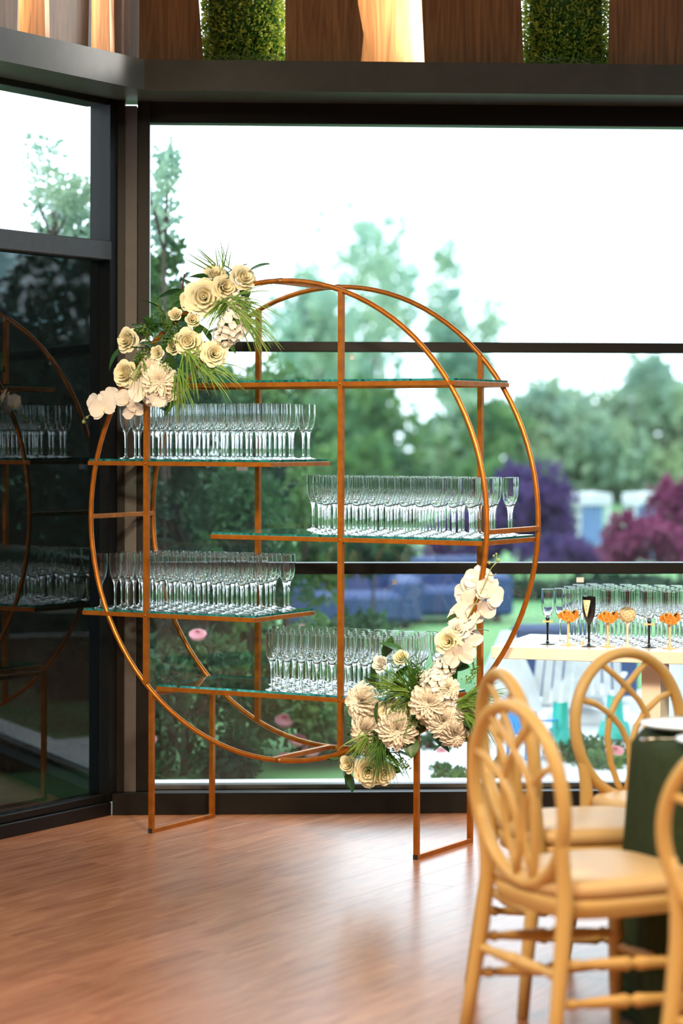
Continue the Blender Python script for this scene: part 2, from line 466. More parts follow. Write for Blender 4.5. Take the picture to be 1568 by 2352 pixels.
# fascia beams over the glass, meeting in the corner
def beam(name, M, L, sgn):
    q = .257; m = MB()
    c = M.inverted() @ cornered(q); c0 = M.inverted() @ cornered(-.17)
    z0, z1 = 2.881, 3.002
    pr = [(c.x, -q), (L, -q), (L, .17), (c0.x, .17)]
    fs = [(0, 1, 2, 3), (7, 6, 5, 4), (0, 4, 5, 1), (1, 5, 6, 2), (2, 6, 7, 3), (3, 7, 4, 0)]
    if sgn > 0: fs = [f[::-1] for f in fs]   # wall runs the other way along its own x
    m.add([(x, y, z0) for x, y in pr] + [(x, y, z1) for x, y in pr], fs)
    o = m.build(name, MT['fascia']); o.matrix_local = M
    return struct(o)
beam('trim_1', MW, LW, 1); beam('trim_2', ML, -LL, -1)
# clerestory glazing above the beams
for nm, M, L in (('window_3', MW, LW), ('window_4', ML, -LL)):
    r = struct(empty(nm)); r.matrix_local = M
    MB().box((min(0, L), .13, 3.002), (max(0, L), .138, ZC)).build('pane', MT['pane_plain'], r)
    for s0 in ((0.0, 2.9, 5.8) if L > 0 else (-.05, -2.9, -5.8)): MB().cbox((s0, .10, 3.002), (s0 + .05, .17, ZC), .003).build('stile', MT['frame'], r)

# walnut panels and boxwood columns standing on the beams
def panel(M, pts, y, rot, label, thick=.022, cat='panel'):
    """pts: [(z, x_left, x_right)] outline in the wall's own plane, y offset from its face"""
    xs = sum((a + b) / 2 for _, a, b in pts) / len(pts)
    e = empty('wood_panel'); e.matrix_local = M @ Matrix.Translation((xs, y, 3.002)) @ Matrix.Rotation(rot, 4, 'Z')
    m = MB(); k = 1 / max(.3, math.cos(rot)); n = len(pts); vs = []
    for z, a, b in pts:
        vs += [((a - xs) * k, 0, z - 3.002), ((b - xs) * k, 0, z - 3.002), ((b - xs) * k, thick, z - 3.002), ((a - xs) * k, thick, z - 3.002)]
    fs = [(0, 3, 2, 1), tuple(4 * (n - 1) + i for i in range(4))]
    for i in range(n - 1):
        for j in range(4):
            l = (j + 1) % 4
            fs.append((4 * i + j, 4 * i + l, 4 * i + 4 + l, 4 * i + 4 + j))
    m.add(vs, fs)
    m.build('veneer_sheet', MT['panel'], e)
    mb = MB().cbox((-.02, -.012, 0), (.02, thick + .012, .012), .002)
    mb.build('foot_bracket', MT['frame'], e)
    return tag(e, label, cat, 'walnut panels above the glass')
def sx(px, y=-.12):
    """pixel column -> distance along the window wall at depth y"""
    # solve CR + W1 s + WN y on the ray
    k = (px - 784) / F
    p = CR + WN * y
    return (k * p.y - p.x) / (W1.x - k * W1.y)
def sl(px, y=-.12):
    k = (px - 784) / F; p = CR + LN * y
    return (k * p.y - p.x) / (L1.x - k * L1.y)
Z3, ZT = 3.002, 4.70
def wp(pl, pr, pl0, pr0, y, rot, label, kink=None):
    z0 = 3.25
    def ext(a, b): return a + (b - a) * 3.0
    pts = [(Z3, sx(pl, y), sx(pr, y))]
    if kink: pts.append((3.13, sx((pl + pl0) / 2, y), sx(kink, y)))
    pts.append((z0, sx(pl0, y), sx(pr0, y)))
    pts.append((3.75, sx(ext(pl, pl0), y), sx(ext(pr, pr0), y)))
    pts.append((ZT, sx(pl, y), sx(pr, y)))
    return panel(MW, pts, y, rot, label)
wp(318, 466, 318, 455, -.13, 0.0, 'walnut panel above the glass, between the room corner and a boxwood column')
wp(653, 826, 653, 820, -.13, 0.0, 'walnut panel with a kinked edge, beside the boxwood column nearer the corner', 833)
wp(800, 1000, 800, 1000, .06, 0.0, 'brightly lit walnut panel set back between two dark panels')
wp(974, 1201, 967, 1195, -.13, 0.0, 'wide dark walnut panel just before the second boxwood column')
wp(1396, 1561, 1398, 1561, -.13, 0.0, 'dark walnut panel at the far side of the second boxwood column')
wp(1545, 1720, 1545, 1720, .06, 0.0, 'sliver of a set back walnut panel at the picture edge')
def lp(pl, pr, y, rot, label):
    a, b = sl(pl, y), sl(pr, y)
    return panel(ML, [(Z3, a, b), (3.3, a - .01, b + .01), (3.8, a + .01, b - .02), (ZT, a, b)], y, rot, label)
lp(262, 330, -.13, 0.0, 'pale lit walnut panel on the side wall, next to the room corner')
lp(196, 262, .05, 0.0, 'whitened walnut panel set back beside the corner panel on the side wall')
lp(113, 200, -.13, 0.0, 'middle walnut panel of three standing forward on the side wall')
lp(36, 115, .05, 0.0, 'glaring set back walnut panel on the side wall')
lp(-90, 37, -.13, 0.0, 'side wall walnut panel cut by the picture edge')
# unseen fill strips added between set-back and forward panels to brighten the set-back ones
def strip(M, s, y, toward, watts, label, w=.012):
    e = empty('fill_strip'); e.matrix_local = M @ Matrix.Translation((s, y, 3.03))
    MB().cbox((-w, -w, 0), (w, w, 1.5), .002).build('channel', MT['sill_white'], e)
    d = bpy.data.lights.new('fill_strip_light', 'AREA'); d.shape = 'RECTANGLE'; d.size = .02; d.size_y = 1.45
    d.energy = watts; d.color = (1, .97, .90)
    o = bpy.data.objects.new('fill_strip_light', d); COL.objects.link(o); o.parent = e
    v = Vector((toward[0], toward[1], 0)).normalized()
    o.location = Vector((0, 0, .75)) + v * (w + .008)
    o.rotation_euler = (-v).to_track_quat('Z', 'Y').to_euler()
    tag(e, label, 'light', 'added fill strips behind the panels')
strip(MW, sx(998, -.07), -.07, (-1, .9), 38, 'added unseen fill strip behind the wide dark walnut panel')
strip(ML, sl(198, -.07), -.07, (.75, .9), 42, 'added unseen fill strip behind the middle side wall panel')
strip(ML, sl(30, -.07), -.07, (.75, .9), 42, 'added unseen fill strip behind the side wall panel at the picture edge')

def leaves(n, pts_fn, size, rng, fold=.25):
    """n folded diamond leaves as one mesh builder"""
    m = MB(); vs = []; fs = []
    for i in range(n):
        p, up = pts_fn(rng)
        L = size * rng.uniform(.6, 1.3)
        d = Vector((rng.gauss(0, 1), rng.gauss(0, 1), rng.gauss(0, 1))) + up * 1.2
        d.normalize()
        a = d.cross(Vector((rng.gauss(0, 1), rng.gauss(0, 1), rng.gauss(0, 1)))).normalized()
        b = d.cross(a)
        k = len(vs)
        vs += [p, p + d * (L * .45) + a * (L * .3) + b * (L * fold), p + d * L, p + d * (L * .45) - a * (L * .3) + b * (L * fold)]
        fs += [(k, k + 1, k + 2), (k, k + 2, k + 3)]
    m.add(vs, fs)
    return m

def boxwood(px0, px1, label, seed):
    y = -.02; a, b = sx(px0, y), sx(px1, y); xc, w = (a + b) / 2, (b - a) / 2
    e = empty('boxwood_column'); e.matrix_local = MW @ Matrix.Translation((xc, y, Z3))
    MB().lathe([(0, 0), (w * .84, 0), (w * .84, 1.65), (0, 1.65)], 18, 0, Matrix.Diagonal((1, .52, 1, 1))).build('core', MT['leaf'], e)
    rg = random.Random(seed)
    def fn(r):
        th = r.uniform(0, 2 * math.pi); rr = w * r.uniform(.84, .98)
        z = r.uniform(.0, 1.0); z = z ** 1.8 * 1.6
        return Vector((rr * math.cos(th), rr * math.sin(th) * .55, z)), Vector((math.cos(th), math.sin(th), .3))
    f = leaves(16000, fn, .016, rg).build('foliage', MT['boxwood'], e); f['kind'] = 'stuff'
    m = MB()
    for i in range(22):
        x0 = rg.uniform(-.1, w); m.tube([(x0, -w * .62, .004), (x0 - rg.uniform(.02, .06), -w * .7, rg.uniform(.02, .045)), (x0 - rg.uniform(.05, .12), -w * .74, rg.uniform(.0, .05))], .0007, 3)
    t = m.build('dry_tuft', MT['stem'], e); t['kind'] = 'stuff'
    tag(e, label, 'hedge', 'boxwood columns above the glass')
boxwood(460, 655, 'clipped artificial boxwood column standing nearer the room corner', 5)
boxwood(1197, 1397, 'clipped artificial boxwood column between the two darkest walnut panels', 6)

# ------------------------------------------------------------------ the round copper display stand
TH = math.radians(29.7)
E1 = Vector((math.cos(TH), -math.sin(TH), 0)); E2 = Vector((math.sin(TH), math.cos(TH), 0))
SC = Vector((-.230, 9.012, 0))            # foot of the front ring's centre
SD = .429                                 # ring to ring
RH, RV, RZ = .86, .894, 1.212
stand = empty('display_stand', SC, -TH)
tag(stand, 'round copper double ring display stand with five glass shelves', 'stand')
MS = Matrix(((E1.x, E2.x, 0, SC.x), (E1.y, E2.y, 0, SC.y), (0, 0, 1, 0), (0, 0, 0, 1)))
for yy in (0.0, SD):
    pts = [(RH * math.cos(2 * math.pi * i / 96), yy, RZ + RV * math.sin(2 * math.pi * i / 96)) for i in range(96)]
    rg_ = MB().tube(pts, .0098, 10, True).build('ring', MT['copper'], stand)
    for sg in (1, -1):                    # sleeves where the half rings join
        pp = [(RH * math.cos(a), yy, RZ + RV * math.sin(a)) for a in (sg * math.pi / 2 + k * .012 for k in (-1, 0, 1))]
        MB().tube(pp, .0106, 10).build('joint', MT['copper_dark'], rg_)
def ringz(t): return RV * math.sqrt(max(0, 1 - (t / RH) ** 2))
for t, yy in ((-.598, 0), (.263, 0), (-.3585, SD), (.6206, SD)):
    h = ringz(t)
    MB().cbox((t - .0095, yy - .0095, RZ - h), (t + .0095, yy + .0095, RZ + h), .0015).build('post', MT['copper'], stand)
for t, z in ((-RH, RZ), (RH, RZ - .025), (-.03, RZ + ringz(.03)), (-.03, RZ - ringz(.03))):
    MB().cbox((t - .009, .006, z - .009), (t + .009, SD - .006, z + .009), .0015).build('cross_bar', MT['copper'], stand)
for t in (-.572, .580):
    zt = RZ - ringz(t)
    m = MB().cbox((t - .009, -.009, .0), (t + .009, .009, zt), .001).cbox((t - .009, SD - .009, 0), (t + .009, SD + .009, zt), .001)
    m.cbox((t - .009, .009, 0.0), (t + .009, SD - .009, .017), .001).cbox((t - .009, .009, zt - .018), (t + .009, SD - .009, zt), .001)
    lf = m.build('leg_frame', MT['copper'], stand)
    MB().cbox((t - .0095, -.0098, .0), (t + .0095, -.0085, .018), .0003).build('end_cap', MT['rubber'], lf)
SHELVES = {                                # t_left, t_right, z of the steel frame's centre
    'top': (-.62, .735, 1.719), 'upper': (-.869, -.036, 1.420), 'right': (-.30, .845, 1.146),
    'left': (-.8935, -.105, .836), 'low': (-.5474, .56, .557)}
TOPZ = {}
for k, (a, b, z) in SHELVES.items():
    hw = .0085; fz = z + hw
    m = MB()
    m.cbox((a, -.009, z - hw), (b, .009, fz), .001); m.cbox((a, SD - .009, z - hw), (b, SD + .009, fz), .001)
    m.cbox((a, .009, z - hw), (a + .018, SD - .009, fz), .001); m.cbox((b - .018, .009, z - hw), (b, SD - .009, fz), .001)
    fr = m.build('shelf', MT['copper'], stand)
    g = MB(); x0, x1, y0, y1, za, zb = a + .003, b - .003, -.004, SD + .004, fz + .0005, fz + .0085
    g.add([(x0, y0, za), (x1, y0, za), (x1, y1, za), (x0, y1, za), (x0, y0, zb), (x1, y0, zb), (x1, y1, zb), (x0, y1, zb)], [(0, 3, 2, 1), (4, 5, 6, 7)], 0)
    g.add(g.v[:8], [(0, 1, 5, 4), (1, 2, 6, 5), (2, 3, 7, 6), (3, 0, 4, 7)], 1)
    g.build('glass_sheet', [MT['shelf_glass'], MT['shelf_edge']], fr)
    TOPZ[k] = zb
    for t in (-.598, .263):
        if a < t < b:
            MB().lathe([(0, 0), (.0045, 0), (.0045, .002), (.003, .0035), (0, .0038)], 10, 0, Matrix.Translation((t, -.0095, z)) @ Matrix.Rotation(math.pi / 2, 4, 'X')).build('bolt', MT['copper_dark'], fr)

# ------------------------------------------------------------------ champagne flutes
H_FL = .213
OUTER = [(.0, .0), (.0285, 0.0), (.0288, .0012), (.020, .0028), (.009, .006), (.0048, .011), (.0040, .022), (.0039, .050), (.0046, .078),
         (.0062, .094), (.0095, .104), (.0150, .113), (.0200, .126), (.0233, .145), (.0252, .168), (.0256, .185), (.0250, .202), (.0245, .2105), (.0244, .2124)]
INNER = [(.0243, .2129), (.0238, .2129), (.0236, .2124), (.0237, .2105), (.0241, .202), (.0247, .185), (.0243, .168), (.0223, .145), (.0188, .127), (.0132, .115), (.0070, .109), (0, .107)]
ME_FLUTE = MB().lathe(OUTER + INNER, 22).mesh('flute', MT['flute'])
rnd = random.Random(11)
def flute(M, label, group):
    o = put('champagne_flute', ME_FLUTE, None, M)
    o.matrix_local = M
    return tag(o, label, 'glass', group)
# hexagonal rows on each shelf: (t_front_start, t_back_start, t_end, rows)
FILL = {
    'upper': (-.81, -.83, -.075, 5, 12, 'upper shelf beside the floral garland'),
    'right': (.17, -.085, .80, 5, 13, 'middle shelf reaching the far side of the rings'),
    'left': (-.84, -.84, -.16, 5, 11, 'shelf below the side cross bar'),
    'low': (-.06, -.24, .50, 5, 12, 'lowest shelf of the stand')}
WORDS = {'upper': 'upper shelf nearest the hanging orchids', 'right': 'middle shelf on the open side', 'left': 'second lowest shelf', 'low': 'lowest shelf'}
for k, (fa, ba, te, rows, cols, txt) in FILL.items():
    spots = []
    for r in range(rows):
        yy = .045 + r * (SD - .085) / (rows - 1)
        ts = fa + (ba - fa) * r / (rows - 1)
        n = max(3, int((te - ts) / .0612 - .5))
        for c in range(n + 1):
            t = ts + (te - ts) * (c + (.5 if r % 2 else 0)) / (n + .5) + rnd.uniform(-.0012, .0012)
            if k == 'upper' and t < -.72 and r not in (1, 3): continue
            spots.append((t, yy + rnd.uniform(-.006, .006), r, c))
    ORD = 'first second third fourth fifth sixth seventh eighth ninth tenth eleventh twelfth thirteenth fourteenth'.split()
    for t, yy, r, c in spots:
        first = t == min(s_[0] for s_ in spots); last = t == max(s_[0] for s_ in spots)
        lab = 'clear champagne flute in the crowd on the %s' % WORDS[k]
        if r == 0: lab = '%s flute from the left in the front row on %s' % (ORD[sum(1 for s_ in spots if s_[2] == 0 and s_[0] < t)], {'upper': 'the upper shelf', 'right': 'the middle shelf', 'left': 'the second lowest shelf', 'low': 'the lowest shelf'}[k])
        if first: lab = 'leftmost clear champagne flute on the %s' % WORDS[k]
        if last: lab = 'rightmost clear champagne flute on the %s' % WORDS[k]
        p = MS @ Vector((t, yy, TOPZ[k] + .0002))
        flute(Matrix.Translation(p) @ Matrix.Rotation(rnd.uniform(0, 6.28), 4, 'Z'), lab, 'champagne flutes on the %s' % WORDS[k])

# ------------------------------------------------------------------ flowers
def on_stand(px, py, off):
    """point on the plane 'off' metres in front of the front ring seen at that pixel, in the stand's frame"""
    d = Vector(((px - 784) / F, 1, -(py - HZ) / F)); o = Vector((0, 0, EYE))
    q = SC - E2 * off
    k = (q - o).dot(E2) / d.dot(E2)
    return MS.inverted() @ (o + d * k)
PXM = 615.0
def aim(loc, d, roll=0.0, s=1.0):
    q = Vector(d).normalized().to_track_quat('Z', 'Y')
    return Matrix.Translation(loc) @ q.to_matrix().to_4x4() @ Matrix.Rotation(roll, 4, 'Z') @ Matrix.Scale(s, 4)
def petal(mat, r0, r1, z0, z1, a, curl, drop, seed, nu=6, nv=6, power=.7, notch=0.0):
    rg = random.Random(seed); ph = rg.uniform(0, 6)
    def fn(i, j):
        u = 2 * i - 1
        tip = 1 - .30 * abs(u) ** 2.4
        v = j * tip
        ang = u * a * (.55 + .45 * min(1, j * 1.8)) 
        r = r0 + (r1 - r0) * v ** power
        z = z0 + (z1 - z0) * v
        c = max(0, (v - .62) / .38)
        r += curl * c * c; z -= drop * c * c
        r += .035 * math.sin(3.1 * u + ph) * j * r1 + .02 * r1 * math.sin(7 * u + ph * 2) * j
        z += .03 * math.sin(4 * u + ph) * c
        return Vector((r * math.cos(ang), r * math.sin(ang), z))
    return MB().grid(nu, nv, fn).mesh('petal', mat)
ROSE = {}
def rose_set(key, mat, open_=1.0):
    L = []
    L.append((petal(mat, .02, .12, -.1, .62, 2.1, .03, .02, 1), 3, 0.0))
    L.append((petal(mat, .10, .26, -.15, .64, 1.25, .07, .05, 2, power=.5), 4, .6))
    L.append((petal(mat, .20, .42, -.2, .56, 1.0, .10, .08, 3, power=.5), 5, .2))
    L.append((petal(mat, .26, .58, -.3, .40, .85, .17 * open_, .13, 4, power=.5), 5, .9))
    L.append((petal(mat, .26, .72, -.4, .20, .78, .22 * open_, .16, 5, power=.6), 6, .4))
    ROSE[key] = L
rose_set('ivory', MT['rose']); rose_set('white', MT['rose_white'])
def rose(parent, loc, d, R, key='ivory', layers=5, label=None, rg=rnd):
    e = empty('rose', parent=parent); e.matrix_local = aim(loc, d, rg.uniform(0, 6), R)
    if label: e['label'] = label
    for me, n, off in ROSE[key][:layers]:
        for i in range(n):
            put('petal', me, e, Matrix.Rotation(off + 2 * math.pi * (i + rg.uniform(-.12, .12)) / n, 4, 'Z') @ Matrix.Scale(rg.uniform(.93, 1.07), 4))
    MB().lathe([(.03, -.2), (.05, .2), (.045, .36), (.02, .45), (0, .46)], 8).build('bud', ROSE[key][0][0].materials[0], e)
    s = MB().lathe([(0, -.45), (.12, -.40), (.20, -.25), (.10, -.05), (0, 0)], 8).build('calyx', MT['leaf'], e)
    return e
def long_petal(w, L, cup, rise, nv=5):
    def fn(i, j):
        u = 2 * i - 1
        ww = w * (.30 + .70 * math.sin(math.pi * (.10 + .72 * j))) if j < 1 else w * .38
        return Vector((L * (.08 + .92 * j), u * ww, rise * j ** 1.5 + cup * u * u * ww * 2 - .12 * j ** 4 * L * .4))
    return fn
DAHL = []
for L, n, el in ((.30, 7, 1.25), (.46, 10, 1.0), (.62, 12, .74), (.78, 14, .46), (.90, 16, .20), (1.0, 17, -.08)):
    m = MB(); rg2 = random.Random(int(L * 100))
    for i in range(n):
        R_ = Matrix.Rotation(2 * math.pi * (i + rg2.uniform(-.2, .2)) / n, 4, 'Z') @ Matrix.Rotation(-el + rg2.uniform(-.12, .12), 4, 'Y')
        fn = long_petal(L * .14 + .045, L * rg2.uniform(.9, 1.05), .9, .0)
        m.grid(2, 5, lambda a_, b_: R_ @ fn(a_, b_))
    DAHL.append(m.mesh('petal_ring', MT['dahlia']))
def dahlia(parent, loc, d, R, rg=rnd):
    e = empty('dahlia', parent=parent); e.matrix_local = aim(loc, d, rg.uniform(0, 6), R)
    for me in DAHL: put('petal_ring', me, e, Matrix.Rotation(rg.uniform(0, 6), 4, 'Z'))
    MB().lathe([(0, -.25), (.22, -.2), (.30, -.05), (.16, .12), (0, .18)], 8).build('heart', MT['dahlia'], e)
    return e
def flat_petal(w, L, cup, bend, mat, nv=6, nu=6):
    def fn(i, j):
        u = 2 * i - 1
        ww = w * math.sqrt(max(0, 1 - (2 * (.06 + .94 * j) - 1) ** 2)) * (1.0 if j < .5 else 1.0)
        return Vector((L * j, u * ww, bend * j * j * L + cup * u * u * ww + .03 * L * math.sin(5 * u) * j))
    return MB().grid(nu, nv, fn).mesh('petal', mat)
ORC_S = flat_petal(.30, .95, .25, .10, MT['orchid']); ORC_P = flat_petal(.60, 1.0, .22, -.08, MT['orchid'])
LIP = MB().tube([(0, 0, .02), (.06, 0, .12), (.2, 0, .18), (.32, 0, .10)], [.05, .08, .07, .03], 7).mesh('lip', MT['rose'])
def orchid(parent, loc, d, R, roll=0.0, rg=rnd):
    e = empty('orchid', parent=parent); e.matrix_local = aim(loc, d, roll, R)
    for a in (90, 215, 325): put('petal', ORC_S, e, Matrix.Rotation(math.radians(a), 4, 'Z') @ Matrix.Rotation(rg.uniform(-.3, .25), 4, 'Y'))
    for a in (12, 168): put('petal', ORC_P, e, Matrix.Translation((0, 0, .03)) @ Matrix.Rotation(math.radians(a), 4, 'Z') @ Matrix.Rotation(rg.uniform(-.35, .2), 4, 'Y'))
    put('lip', LIP, e, Matrix.Rotation(math.radians(270), 4, 'Z'))
    return e
FLO = MB()
for i in range(4):
    R_ = Matrix.Rotation(i * math.pi / 2, 4, 'Z') @ Matrix.Rotation(-.3, 4, 'Y')
    FLO.grid(3, 3, lambda a_, b_: R_ @ Vector((b_ * 1.0, (2 * a_ - 1) * .52 * math.sqrt(max(0, 1 - (1.9 * b_ - .95) ** 2)), .1 * b_)))
FLO = FLO.mesh('floret', MT['rose_white'])
def hydrangea(parent, loc, d, R, n=16, rg=rnd):
    e = empty('hydrangea', parent=parent); e.matrix_local = aim(loc, d, rg.uniform(0, 6), R)
    MB().lathe([(0, -.5), (.5, -.35), (.62, 0), (.4, .4), (0, .55)], 8).build('cluster_core', MT['leaf'], e)
    for i in range(n):
        z = 1 - 1.45 * (i + .5) / n; r = math.sqrt(max(0, 1 - z * z)); a = i * 2.4
        v = Vector((r * math.cos(a), r * math.sin(a), z))
        put('floret', FLO, e, aim(v * .78, v + Vector((rg.uniform(-.3, .3), rg.uniform(-.3, .3), rg.uniform(-.2, .2))), rg.uniform(0, 6), .27))
    return e
def leaf_mesh(w, L, bend, mat):
    def fn(i, j):
        u = 2 * i - 1
        ww = w * (math.sin(math.pi * (j * .96 + .02) ** .8)) ** .85
        return Vector((L * j, u * ww, .18 * abs(u) * w + bend * j * j * L))
    return MB().grid(4, 6, fn).mesh('leaf', mat)
LEAF = [leaf_mesh(.30, 1, -.25, MT['leaf']), leaf_mesh(.36, 1, .1, MT['leaf']), leaf_mesh(.24, 1, -.5, MT['leaf'])]
def leaf(parent, loc, d, L, roll=0.0, k=0):
    q = Vector(d).normalized().to_track_quat('X', 'Z')
    return put('leaf', LEAF[k % 3], parent, Matrix.Translation(loc) @ q.to_matrix().to_4x4() @ Matrix.Rotation(roll, 4, 'X') @ Matrix.Scale(L, 4))
def tuft(parent, loc, d, L, n, spread, droop, mat='grass', seed=0, w=.0022):
    rg = random.Random(seed); m = MB()
    d = Vector(d).normalized()
    for i in range(n):
        v = (d + Vector((rg.gauss(0, spread), rg.gauss(0, spread), rg.gauss(0, spread)))).normalized()
        l = L * rg.uniform(.55, 1.1); side = v.cross(Vector((0, -1, .3))).normalized()
        b0 = Vector((rg.gauss(0, .010), rg.gauss(0, .010), rg.gauss(0, .010)))
        vs = []; p = b0.copy(); vv = v.copy(); ns = 6; ww = w * rg.uniform(.6, 1.5); dr = droop * rg.uniform(.4, 1.6)
        for k in range(ns + 1):
            f_ = k / ns; wk = ww * (1 - f_ ** 1.6) + .0002
            vs += [p - side * wk, p + side * wk]
            vv = (vv + Vector((0, 0, -dr / ns))).normalized(); p = p + vv * (l / ns)
        m.add(vs, [(2 * k, 2 * k + 1, 2 * k + 3, 2 * k + 2) for k in range(ns)])
    o = m.build('grass_tuft', MT[mat], parent, Matrix.Translation(loc)); o['kind'] = 'stuff'
    return o
def sprig(parent, loc, d, L, n=60, seed=0, mat='fern'):
    rg = random.Random(seed); d = Vector(d).normalized()
    def fn(r):
        t = r.uniform(.1, 1); b = Vector((r.gauss(0, 1), r.gauss(0, 1), r.gauss(0, 1))) * (.18 * L * (1.1 - t * .6))
        return d * (L * t) + b, d
    m = leaves(n, fn, .011, rg)
    m.tube([(0, 0, 0), d * (L * .5), d * L], [.0012, .001, .0005], 4)
    o = m.build('fern_sprig', MT[mat], parent, Matrix.Translation(loc)); o['kind'] = 'stuff'
    return o

def garland(name, label, base, items, seed):
    p0 = on_stand(*base, 0.0)
    g = empty(name); g.matrix_local = MS @ Matrix.Translation(p0)
    tag(g, label, 'flowers', 'floral garlands on the stand')
    rg = random.Random(seed)
    for i in range(46):        # backing foliage
        it = rg.choice([t for t in items if t[0] in ('rose', 'dahlia', 'hyd')])
        loc = on_stand(it[1] + rg.uniform(-26, 26), it[2] + rg.uniform(-26, 26), rg.uniform(-.01, .025)) - p0
        leaf(g, loc, D(rg.uniform(-1, 1), rg.uniform(-1, 1), rg.uniform(.0, .5)), rg.uniform(40, 62) / PXM, rg.uniform(-1, 1), rg.randrange(3))
    for it in items:
        kind, px, py, off = it[:4]; a = it[4:]
        loc = on_stand(px, py, off) - p0
        k_ = 1.14
        if kind == 'rose': rose(g, loc, a[1], a[0] * k_ / PXM / 2, a[2] if len(a) > 2 else 'ivory', a[3] if len(a) > 3 else 5, rg=rg)
        elif kind == 'dahlia': dahlia(g, loc, a[1], a[0] * k_ / PXM / 2, rg)
        elif kind == 'hyd': hydrangea(g, loc, a[1], a[0] * k_ / PXM / 2, (a[2] if len(a) > 2 else 16) * 2, rg)
        elif kind == 'orchid': orchid(g, loc, a[1], a[0] / PXM / 2, a[2], rg)
        elif kind == 'leaf': leaf(g, loc, a[1], a[0] / PXM, a[2] if len(a) > 2 else 0, rg.randrange(3))
        elif kind == 'tuft': tuft(g, loc, a[1], a[0] / PXM, a[2], a[3], a[4], a[5] if len(a) > 5 else 'grass', rg.randrange(999))
        elif kind == 'sprig': sprig(g, loc, a[1], a[0] / PXM, 70, rg.randrange(999))
        elif kind == 'stem':
            pts = [on_stand(x_, y_, off) - p0 for x_, y_ in a[1]]
            MB().tube(pts, [a[0] * (1 - .5 * i / len(pts)) for i in range(len(pts))], 6).build('stem', MT[a[2]], g)
        elif kind == 'bud':
            MB().lathe([(0, -1), (.6, -.7), (.9, 0), (.6, .7), (0, 1)], 8, 0, Matrix.Translation(loc) @ Matrix.Scale(a[0] / PXM / 2, 4)).build('bud', MT['stem'], g)
        elif kind == 'tie':
            t0 = loc
            MB().tube([t0 + Vector((.0135 * math.cos(b), .0135 * math.sin(b), a[1] * math.cos(b) * .0135)) for b in (2 * math.pi * i / 14 for i in range(14))], .0016, 5, True).build('cable_tie', MT['tie'], g)
    return g
def D(x, z, f=1.0):              # x to the viewer's right, z up, f towards the viewer
    return Vector((x * .8686 + f * .4955, x * .4955 - f * .8686, z))
